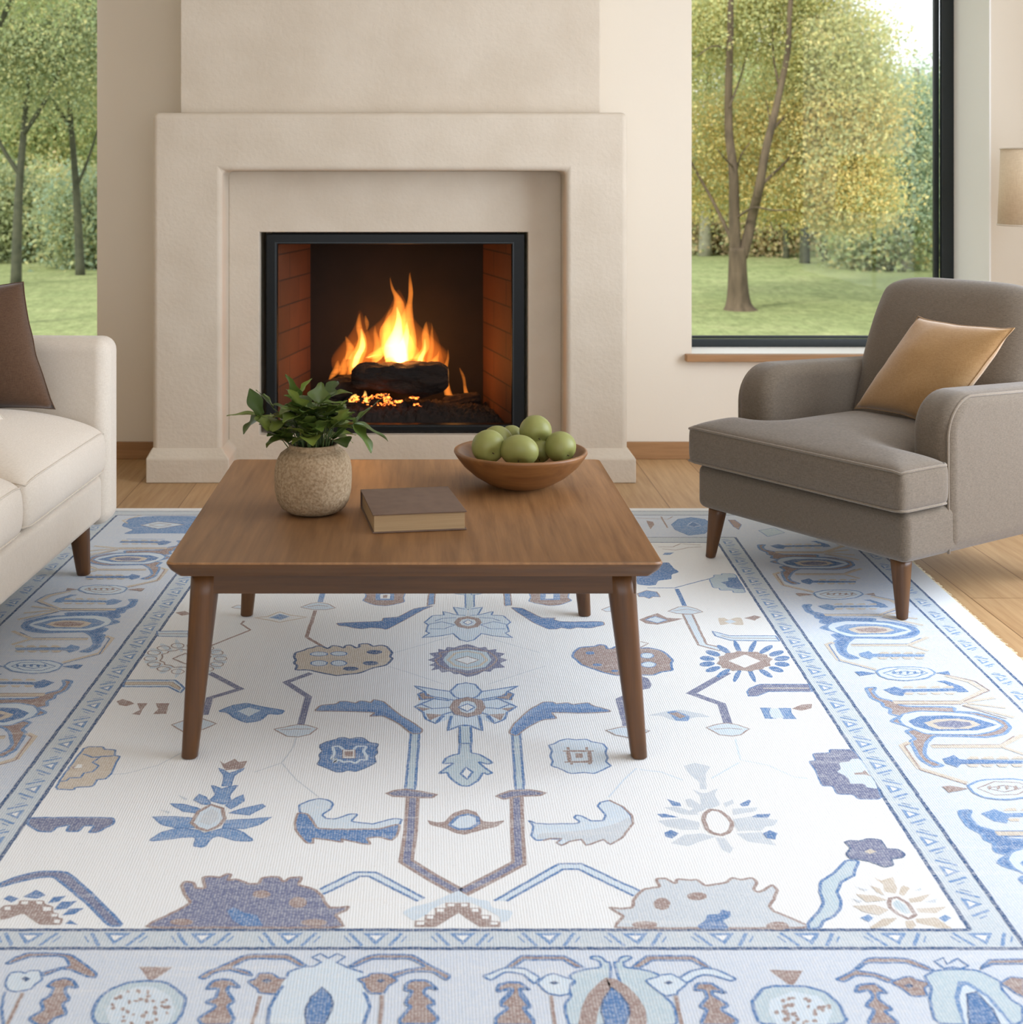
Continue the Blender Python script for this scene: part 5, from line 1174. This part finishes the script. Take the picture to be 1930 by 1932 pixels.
# armchair cushion
M['mustard'] = linen('mustard_velvet', (158, 122, 78), (174, 139, 94), 600, .85, .4)
pc, rim = pillow('throw_pillow', .43, .43, .16, M['mustard'], seed=3, ear=.07)
tube('seam_piping', rim, .0022, M['mustard'], pc, 6, True)
pc['label'] = 'tan square cushion leaning against the back of the armchair'; pc['category'] = 'cushion'
# sofa
SF = math.radians(3.5)
so = empty('sofa', (-1.055, 3.56, 0), math.radians(90)-math.radians(3.5)*-1, 'cream upholstered sofa with two seat cushions at the left edge', 'sofa')
so.rotation_euler = (0, 0, math.radians(90-3.0))
M['cream'] = linen('cream_linen', (214, 203, 187), (227, 217, 202))
M['cream_pipe'] = linen('cream_piping', (204, 192, 175), (220, 209, 193))
# local frame: -y is the front (towards +X world), +x is the far end
SW = .89; SX = .0
so.location = (-1.052, 4.51-SW+.0, 0)
box('base', (-SW+.02, SW-.145, .012, .90, .20, .345), M['cream'], so, bevel=.022, seg=4)
for a, b in ((SW-.14, SW), (-SW, -SW+.14)):
    bm = bmesh.new(); add_box(bm, a, b, -.002, .93, .172, .775); bm_obj('arm', bm, M['cream'], so, bevel=.045, seg=7)
for a, b in ((-.012, SW-.148), (-SW+.148, -.018)):
    def cf(P, top, dist): return P
    pad('seat_cushion', lambda x, y: True, (a, b, -.012, .72), .348, .492, .112, .0, M['cream'], so, step=.022, smooth=9, pm=M['cream_pipe'], rad=.0026)
for a, b in ((-.005, SW-.150), (-SW+.150, -.02)):
    bm = bmesh.new(); add_box(bm, a, b, .64, .86, .53, .90); bm_obj('back_cushion', bm, M['cream'], so, bevel=.075, seg=8)
box('back_frame', (-SW+.01, SW-.01, .84, .96, .20, .80), M['cream'], so, bevel=.035, seg=5)
for lx in (SW-.12, -SW+.12):
    for ly in (.10, .86):
        leg((lx, ly, .205), (lx+(.02 if lx > 0 else -.02), ly-.012, R0 if ly < .5 else .0004), .070, .042, M['walnut_z'], so)
M['brown'] = linen('brown_felt', (84, 62, 46), (100, 76, 58), 600, .95, .3)
p2, rim = pillow('throw_pillow', .50, .50, .17, M['brown'], seed=8, ear=.06); tube('seam_piping', rim, .0022, M['brown'], p2, 6, True)
p2['label'] = 'dark brown felt cushion propped up on the sofa'; p2['category'] = 'cushion'
p3, rim = pillow('throw_pillow', .44, .44, .15, M['cream'], seed=12, ear=.06); tube('seam_piping', rim, .0022, M['cream_pipe'], p3, 6, True)
p3['label'] = 'cream cushion whose corner shows in front of the brown cushion'; p3['category'] = 'cushion'
def orient(o, loc, xdir, zdir):
    x = Vector(xdir).normalized(); z = Vector(zdir); z = (z-x*z.dot(x)).normalized(); y = z.cross(x)
    Mx = Matrix((x, y, z)).transposed().to_4x4(); Mx.translation = Vector(loc); o.matrix_world = Mx
# brown: lower right corner at (105,770), upper right at (45,530)
LR, UR = W(104, 771, 4.20), W(44, 531, 4.26); UL = UR+Vector((-.49, .03, -.03))
PILLOWS = [(p2, (LR+UR)/2+(UL-UR)*.5, UR-UL, UR-LR, .50, .50)]
LR3 = W(17, 800, 4.00); ud = Vector((-.25, .02, .34)); ld = Vector((-.33, -.27, .0)); PILLOWS.append((p3, LR3+(ud+ld)*.5, -ld, ud, .44, .44))
# mustard: corners in the photo
def chair_pt(x, y, z): return ac.location+cxw*x+cyw*y+Vector((0, 0, z))
TL, BL = chair_pt(.015, .600, .825), chair_pt(-.165, .500, .500); TR = chair_pt(.405, .545, .825)
def lay_pillow(o, c, X, Z, w_, h_):
    X, Z = Vector(X)/w_, Vector(Z)/h_; Y = Z.cross(X).normalized()
    for q in [o]+list(o.children):
        for v in q.data.vertices: p = v.co.copy(); v.co = X*p.x+Y*p.y+Z*p.z
    o.location = c
lay_pillow(pc, BL+(TR-BL)*.5, TR-TL, TL-BL, .43, .43)
for q in PILLOWS: lay_pillow(*q)

# ------------------------------------------------------------ floor lamp
lp = empty('floor_lamp', (2.585, 5.62, 0), 0, 'floor lamp with a tan linen drum shade behind the armchair', 'lamp')
M['shade'] = linen('lamp_linen', (222, 200, 168), (234, 214, 184), 350)
n = 64; vs_, fs = [], []; zt, zb, rt, rb = 1.408, 1.094, .200, .212
for r_, z in ((rb, zb), (rt, zt), (rt-.003, zt), (rb-.003, zb)):
    for j in range(n): a = 2*PI*j/n; vs_.append((r_*math.cos(a), r_*math.sin(a), z))
for k in range(4):
    for j in range(n): fs.append((k*n+j, k*n+(j+1) % n, ((k+1) % 4)*n+(j+1) % n, ((k+1) % 4)*n+j))
sh = py_obj('lamp_shade', vs_, fs, M['shade'], lp, smooth=True)
for z, r_ in ((zt, rt), (zb, rb)): tube('shade_ring', [(r_*math.cos(2*PI*j/48), r_*math.sin(2*PI*j/48), z) for j in range(48)], .0035, M['cream_pipe'], sh, 8, True)
M['brass'] = mat('aged_brass', (150, 112, 62), .35, metal=1)
lathe('base', [(0, 0), (.14, 0), (.145, .006), (.14, .016), (.03, .024), (.012, .03), (0, .03)], M['brass'], lp)
tube('pole', [(0, 0, .02), (0, 0, 1.34)], .010, M['brass'], lp); lathe('bulb', [(0, 1.18), (.014, 1.18), (.016, 1.21), (.03, 1.25), (.028, 1.275), (0, 1.29)], mat('frosted_bulb', (240, 235, 225), .3), lp, n=24)
v, f = merge([tube_data([(0, 0, 1.34), (rt*math.cos(a)*.99, rt*math.sin(a)*.99, zt-.005)], .002, 6) for a in (0, 2.09, 4.19)]); py_obj('shade_carrier', v, f, M['brass'], lp)
# ------------------------------------------------------------ garden
GZ = -.6; EG = EYE-GZ
def groundY(py): return F*EG/(py-CY)
def lawnmat():
    m = bpy.data.materials.new('lawn'); m.use_nodes = True; nt = m.node_tree; b = nt.nodes['Principled BSDF']; N = nt.nodes.new; L = nt.links.new; tc = N('ShaderNodeTexCoord')
    n = N('ShaderNodeTexNoise'); n.inputs['Scale'].default_value = .9; n.inputs['Detail'].default_value = 12; n.inputs['Roughness'].default_value = .82; L(tc.outputs['Object'], n.inputs['Vector'])
    cr = N('ShaderNodeValToRGB'); e = cr.color_ramp.elements; e[0].position = .33; e[0].color = lin((128, 138, 94)); e[1].position = .66; e[1].color = lin((164, 166, 120)); q = e.new(.5); q.color = lin((146, 154, 106)); L(n.outputs[0], cr.inputs[0])
    mg = N('ShaderNodeMapping'); mg.inputs['Scale'].default_value = (1, .35, 1); L(tc.outputs['Object'], mg.inputs[0]); n3 = N('ShaderNodeTexNoise'); n3.inputs['Scale'].default_value = 11; n3.inputs['Detail'].default_value = 8; n3.inputs['Roughness'].default_value = .8; L(mg.outputs[0], n3.inputs['Vector'])
    r3 = N('ShaderNodeMapRange'); r3.inputs[1].default_value = .35; r3.inputs[2].default_value = .65; r3.inputs[3].default_value = .62; r3.inputs[4].default_value = 1.25; L(n3.outputs[0], r3.inputs[0])
    mv = N('ShaderNodeVectorMath'); mv.operation = 'SCALE'; L(cr.outputs[0], mv.inputs[0]); L(r3.outputs[0], mv.inputs['Scale']); L(mv.outputs[0], b.inputs['Base Color'])
    b.inputs['Roughness'].default_value = .95; b.inputs['Specular IOR Level'].default_value = .05
    n2 = N('ShaderNodeTexNoise'); n2.inputs['Scale'].default_value = 14; n2.inputs['Detail'].default_value = 6; L(tc.outputs['Object'], n2.inputs['Vector']); bu = N('ShaderNodeBump'); bu.inputs['Strength'].default_value = .6; bu.inputs['Distance'].default_value = .05; L(n2.outputs[0], bu.inputs['Height']); L(bu.outputs[0], b.inputs['Normal'])
    return m
bm = bmesh.new(); bmesh.ops.create_grid(bm, x_segments=60, y_segments=60, size=1)
for v in bm.verts: X, Y = v.co.x*60, 7+(v.co.y+1)/2*90; v.co = (X, Y, GZ+.05*noise.noise((X*.3, Y*.3, 0))-(.06 if Y < 8 else 0))
lawn = bm_obj('lawn', bm, lawnmat(), smooth=True); lawn['kind'] = 'structure'
def folmat(name, tr=.5):
    m = bpy.data.materials.new(name); m.use_nodes = True; nt = m.node_tree; nt.nodes.clear(); N = nt.nodes.new; L = nt.links.new; o = N('ShaderNodeOutputMaterial'); a = N('ShaderNodeAttribute'); a.attribute_name = 'Col'
    d = N('ShaderNodeBsdfDiffuse'); t = N('ShaderNodeBsdfTranslucent'); mx = N('ShaderNodeMixShader'); mx.inputs[0].default_value = tr; L(a.outputs['Color'], d.inputs[0]); L(a.outputs['Color'], t.inputs[0]); L(d.outputs[0], mx.inputs[1]); L(t.outputs[0], mx.inputs[2]); L(mx.outputs[0], o.inputs[0]); return m
M['foliage'] = folmat('tree_foliage')
M['bark'] = mat('tree_bark', (104, 88, 70), .95, bump=(14, .8, .03), var=((74, 62, 48), 9), stretch=(1, 1, .25))
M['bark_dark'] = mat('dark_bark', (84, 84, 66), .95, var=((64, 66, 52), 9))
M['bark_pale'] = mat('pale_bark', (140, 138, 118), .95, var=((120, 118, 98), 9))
def foliage(name, blobs, n, size, pal, parent, clump=.35, pal_f=None):
    """blobs: (centre, radii, weight). clumps of leaves, each clump its own tint"""
    wts = np.array([b[2] for b in blobs], float); wts /= wts.sum(); per = 26; nc = max(1, n//per); which = rng.choice(len(blobs), nc, p=wts)
    C = np.array([blobs[i][0] for i in which]); Rr = np.array([blobs[i][1] for i in which]); d = rng.normal(size=(nc, 3)); d /= np.linalg.norm(d, axis=1)[:, None]
    cc = C+d*Rr*(rng.random((nc, 1))**.42); P = np.repeat(cc, per, 0)+rng.normal(size=(nc*per, 3))*np.array([clump, clump, clump*.62]); n = len(P)
    pal = np.array([lin(c)[:3] for c in pal]); pi = rng.integers(0, len(pal), nc) if pal_f is None else np.array([pal_f(c) for c in cc]); cl_ = np.repeat(pal[pi], per, 0)*(.86+.26*rng.random((n, 1))); 
    u = rng.normal(size=(n, 3)); u /= np.linalg.norm(u, axis=1)[:, None]; w_ = rng.normal(size=(n, 3)); v_ = np.cross(u, w_); v_ /= np.linalg.norm(v_, axis=1)[:, None]; s = size*(.6+.8*rng.random((n, 1)))
    V = np.stack([P-u*s*.5, P+v_*s*.3, P+u*s*.5, P-v_*s*.3], 1).reshape(-1, 3)
    me = bpy.data.meshes.new(name); me.vertices.add(n*4); me.vertices.foreach_set('co', V.astype(np.float32).ravel()); me.loops.add(n*4); me.loops.foreach_set('vertex_index', np.arange(n*4, dtype=np.int32)); me.polygons.add(n)
    me.polygons.foreach_set('loop_start', np.arange(0, n*4, 4, dtype=np.int32)); me.update(calc_edges=True); me.validate()
    ca = me.color_attributes.new('Col', 'FLOAT_COLOR', 'POINT'); ca.data.foreach_set('color', np.concatenate([np.repeat(cl_, 4, 0), np.ones((n*4, 1))], 1).astype(np.float32).ravel())
    return link(name, me, M['foliage'], parent)
def path(pts, r0, r1, parts, n=10, flare=0, nzz=.0):
    P = [Vector(p) for p in pts]; Q = []; k = len(P)
    for i in range(k-1):
        for j in range(4):
            t = j/4; a, b, c, d = P[max(i-1, 0)], P[i], P[i+1], P[min(i+2, k-1)]
            Q.append(.5*((2*b)+(c-a)*t+(2*a-5*b+4*c-d)*t*t+(3*b-a-3*c+d)*t**3))
    Q.append(P[-1]); m_ = len(Q); rad = [r0+(r1-r0)*i/(m_-1) for i in range(m_)]
    if flare:
        for i in range(m_): rad[i] += flare*math.exp(-i*.26)
    parts.append(tube_data(Q, rad, n))
# --- the big forked tree in the right window
YT = groundY(586)
def V3(x, y, dy=0): px, py = 1280+.3623*x, .3623*y; return W(px, py, YT+dy)
bt = empty('tree', W(1393, 586, YT), 0, 'large forked tree with yellow green foliage standing alone on the lawn', 'tree')
o0 = bt.location; parts = []
def pp(pts, r0, r1, fl=0, n=12): path([p-o0 for p in pts], r0, r1, parts, n, fl)
b0 = V3(318, 1640); pp([b0, V3(315, 1610), V3(312, 1570), V3(310, 1500), V3(308, 1400), V3(308, 1290)], .165, .115, .20, 18)
pp([V3(300, 1340), V3(292, 1200), V3(290, 1050), V3(285, 880), V3(262, 680, .2), V3(262, 420, .2), V3(270, 180), V3(272, 0), V3(280, -300)], .085, .035)
pp([V3(330, 1340), V3(362, 1230), V3(385, 1120), V3(420, 980, -.3), V3(455, 780, -.3), V3(490, 640, -.2), V3(535, 440), V3(570, 260), V3(585, 0), V3(640, -300)], .080, .030)
pp([V3(285, 1270), V3(245, 1180, .3), V3(175, 1040, .5), V3(80, 870, .8), V3(0, 720, 1)], .034, .012)
pp([V3(300, 1140), V3(345, 1105, -.2), V3(400, 1080, -.4), V3(500, 1095, -.6), V3(610, 1092, -.7)], .020, .007)
pp([V3(445, 950), V3(510, 890, .3), V3(570, 830, .4), V3(640, 750, .6)], .026, .008)
pp([V3(495, 670), V3(540, 620, .4), V3(600, 570, .6), V3(670, 545, .8)], .024, .007)
pp([V3(285, 870), V3(245, 830, -.3), V3(200, 775, -.5)], .016, .006); pp([V3(300, 900), V3(325, 810, .3), V3(375, 740, .4)], .016, .006)
pp([V3(520, 430), V3(495, 300, .4), V3(490, 130, .5)], .02, .007); pp([V3(265, 560), V3(330, 380, .4), V3(380, 180, .5)], .016, .006)
pp([V3(262, 260), V3(180, 240, -.3), V3(90, 300, -.6)], .015, .006); pp([V3(480, 660), V3(470, 590, .3), V3(455, 520, .3)], .016, .006)
v, f = merge(parts); py_obj('trunk', v, f, M['bark'], bt, smooth=True)
def bl(x, y, rx, ry, dy, w_, ryd=.75): c = V3(x, y, dy+.55)-o0; s = YT/F*.3623; return ((c.x, c.y, c.z), (rx*s, ryd, ry*s), w_)
blobs = [bl(180, 120, 260, 240, .3, 2.4), bl(520, -60, 420, 180, .3, 2.6), bl(760, 260, 330, 260, .2, 3.4), bl(880, 560, 250, 290, .0, 3.0), bl(620, 640, 300, 260, .5, 2.4), bl(820, 900, 240, 240, 0, 2.6), bl(930, 1060, 120, 130, -.2, 1.2), bl(650, 1020, 260, 130, .4, 1.6), bl(250, 700, 220, 260, .9, 1.6), bl(100, 980, 140, 160, 1.0, .7), bl(380, 1000, 200, 160, 1.0, .8), bl(-150, 500, 250, 500, .3, 2)]
YG = [(224, 218, 156), (210, 210, 154), (232, 218, 158), (198, 202, 152), (236, 214, 148), (182, 190, 146)]
def pf(c):
    h = c[2]; r_ = rng.random()
    if h < 3.0: return [0, 2, 4, 4, 3, 5][int(r_*6)]
    return [0, 1, 1, 3, 5, 2][int(r_*6)]
foliage('foliage', blobs, 160000, .052, YG, bt, .24, pf)
# --- trees behind, right window
def tree(px, pyb, Y, top, crown, lean, rt, pal, lab, n, size=.16, bark='bark_dark', group=None, extra=(), cl_=.4):
    base = Vector(((px-CX)*Y/F, Y, GZ)); t = empty('tree', base, 0, lab, 'tree', group); parts = []; H = top
    P = [Vector((0, 0, -.1)), Vector((lean*.15, 0, H*.25)), Vector((lean*.5, .1, H*.55)), Vector((lean, 0, H))]; path(P, rt, rt*.3, parts, 10, rt*.25)
    for (h0, dx, dz, rad) in extra: a = P[0]+(P[-1]-P[0])*h0; path([a, a+Vector((dx*.5, 0, dz*.4)), a+Vector((dx, .1, dz))], rad, rad*.4, parts, 8)
    v, f = merge(parts); py_obj('trunk', v, f, M[bark], t, smooth=True)
    foliage('foliage', crown, int(n*3.2), size*.46, pal, t, cl_); return t
GB = [(176, 194, 170), (164, 184, 160), (188, 204, 178), (196, 206, 172), (204, 206, 168)]  # background leaf palettes, paled so the colours carry the distance haze
GY = [(184, 198, 146), (196, 204, 148), (212, 204, 148), (170, 186, 138), (218, 204, 146)]
DG = [(168, 178, 142), (180, 188, 146), (198, 202, 154), (152, 166, 134), (214, 208, 156)]
OR = [(220, 200, 160), (212, 190, 156), (200, 194, 152), (178, 188, 146), (224, 208, 162)]
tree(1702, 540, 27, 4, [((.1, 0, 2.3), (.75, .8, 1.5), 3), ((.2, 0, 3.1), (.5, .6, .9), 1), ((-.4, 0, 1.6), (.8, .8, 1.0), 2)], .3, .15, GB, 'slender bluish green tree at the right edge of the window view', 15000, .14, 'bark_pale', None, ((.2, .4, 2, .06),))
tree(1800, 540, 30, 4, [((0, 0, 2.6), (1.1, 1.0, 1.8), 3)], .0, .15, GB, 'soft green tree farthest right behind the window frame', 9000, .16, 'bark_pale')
k = 0
for px, Y, rt in ((1483, 31, .065), (1518, 29, .10), (1558, 30, .08)):
    tree(px, 540, Y, 4, [((0, .4, 3.6), (1.1, 1.0, 1.0), 2)], .1*(k-1), rt, GY, ('thinnest of the three straight trunks', 'thickest of the three straight trunks, in the middle', 'rightmost of the three straight trunks')[k]+' behind the forked tree', 4500, .16); k += 1
tree(1330, 540, 32, 7, [((0, 0, 5), (2, 1.5, 2.6), 2)], .2, .14, GY, 'faint tree left of the forked trunk, haze painted into its leaves', 9000, .17, 'bark_pale')
def shrub(name, x0, x1, Y, h, pal, lab, n, size=.15, grp=None, cat='shrub'):
    n, size = int(n*2.2), size*.66
    X0, X1 = (x0-CX)*Y/F, (x1-CX)*Y/F; t = empty(name, ((X0+X1)/2, Y, GZ), 0, lab, cat, grp); wd = (X1-X0)/2
    foliage('foliage', [((i*wd*.5, 0, h*(.42+.1*math.sin(i*2.3+x0))), (wd*.34+.3, .7, h*.5), 1) for i in (-1.6, -.8, 0, .8, 1.6)], n, size, pal, t, .3)
    parts = []; 
    for i in range(5): path([Vector((0, 0, -.05)), Vector(((i-2)*wd*.38, .1, h*.35)), Vector(((i-2)*wd*.45, 0, h*.7))], .03, .01, parts, 6)
    v, f = merge(parts); py_obj('stems', v, f, M['bark_dark'], t, smooth=True); return t
shrub('shrub', 1290, 1400, 33, 1.9, OR, 'reddish autumn shrub left of the forked trunk', 9000)
shrub('shrub', 1400, 1500, 32, 2.3, OR, 'orange brown autumn shrub just right of the forked trunk', 9000)
shrub('shrub', 1490, 1600, 35, 2.2, GY+OR[:2], 'yellow green shrub behind the three straight trunks', 9000)
shrub('shrub', 1625, 1690, 27.5, 1.7, GY+DG[:3], 'bushy green shrub right of the straight trunks', 12000)
shrub('shrub', 1660, 1800, 30, 2.4, GB, 'bluish green shrub below the slender tree', 9000)
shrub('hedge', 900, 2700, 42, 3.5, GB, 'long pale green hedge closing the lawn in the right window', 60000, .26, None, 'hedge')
# --- left window
tree(30, 560, 24, 6.4, [((-.1, 0, 4.4), (1.6, 1.0, 1.4), 3), ((.6, .2, 6.2), (1.4, 1, 1.4), 2)], .35, .085, DG, 'dark trunked tree at the far left of the left window', 22000, .13, 'bark_dark', None, ((.3, -.8, 1.6, .05), (.42, .9, 1.8, .05)))
tree(152, 560, 26, 6.5, [((-.3, 0, 4.6), (1.5, 1.0, 1.5), 3), ((0, .2, 6.4), (1.4, 1, 1.3), 2)], -.55, .08, DG, 'tree with a leaning trunk beside the wall in the left window', 22000, .13, 'bark_dark', None, ((.25, .5, 1.4, .04), (.45, -.8, 1.8, .04)))
tree(-45, 560, 17, 6.0, [((0, 0, 5.2), (1.2, 1, 1.5), 2), ((.7, 0, 4.6), (.8, .7, .9), 1)], -.1, .10, GY[:3]+DG[:3], 'nearest tree of the left window with a bent dark branch', 9000, .11, 'bark_dark', None, ((.55, .6, 1.1, .07), (.55, -.4, 1.3, .05)))
tree(95, 560, 34, 8.0, [((-.3, 0, 3.6), (2.4, 1.5, 2.6), 3), ((-.8, 0, 5.6), (1.5, 1.2, 1.0), 1)], .2, .18, [(200, 204, 146), (214, 206, 146), (176, 190, 140), (164, 182, 138)], 'yellow green tree far back in the left window', 26000, .19, 'bark_pale')
shrub('shrub', -60, 60, 30, 2.2, DG, 'dark green shrub behind the leftmost trunk', 9000)
shrub('shrub', 45, 140, 31, 2.1, OR[:1]+GY, 'golden shrub between the two trunks of the left window', 9000)
shrub('shrub', 125, 230, 28, 2.0, DG+GB[:2], 'grey green shrub next to the window wall at the left', 9000)
shrub('hedge', -1100, 500, 42, 4.6, [(174, 190, 156), (186, 200, 162), (162, 180, 146)], 'long green hedge closing the lawn in the left window', 70000, .26, None, 'hedge')
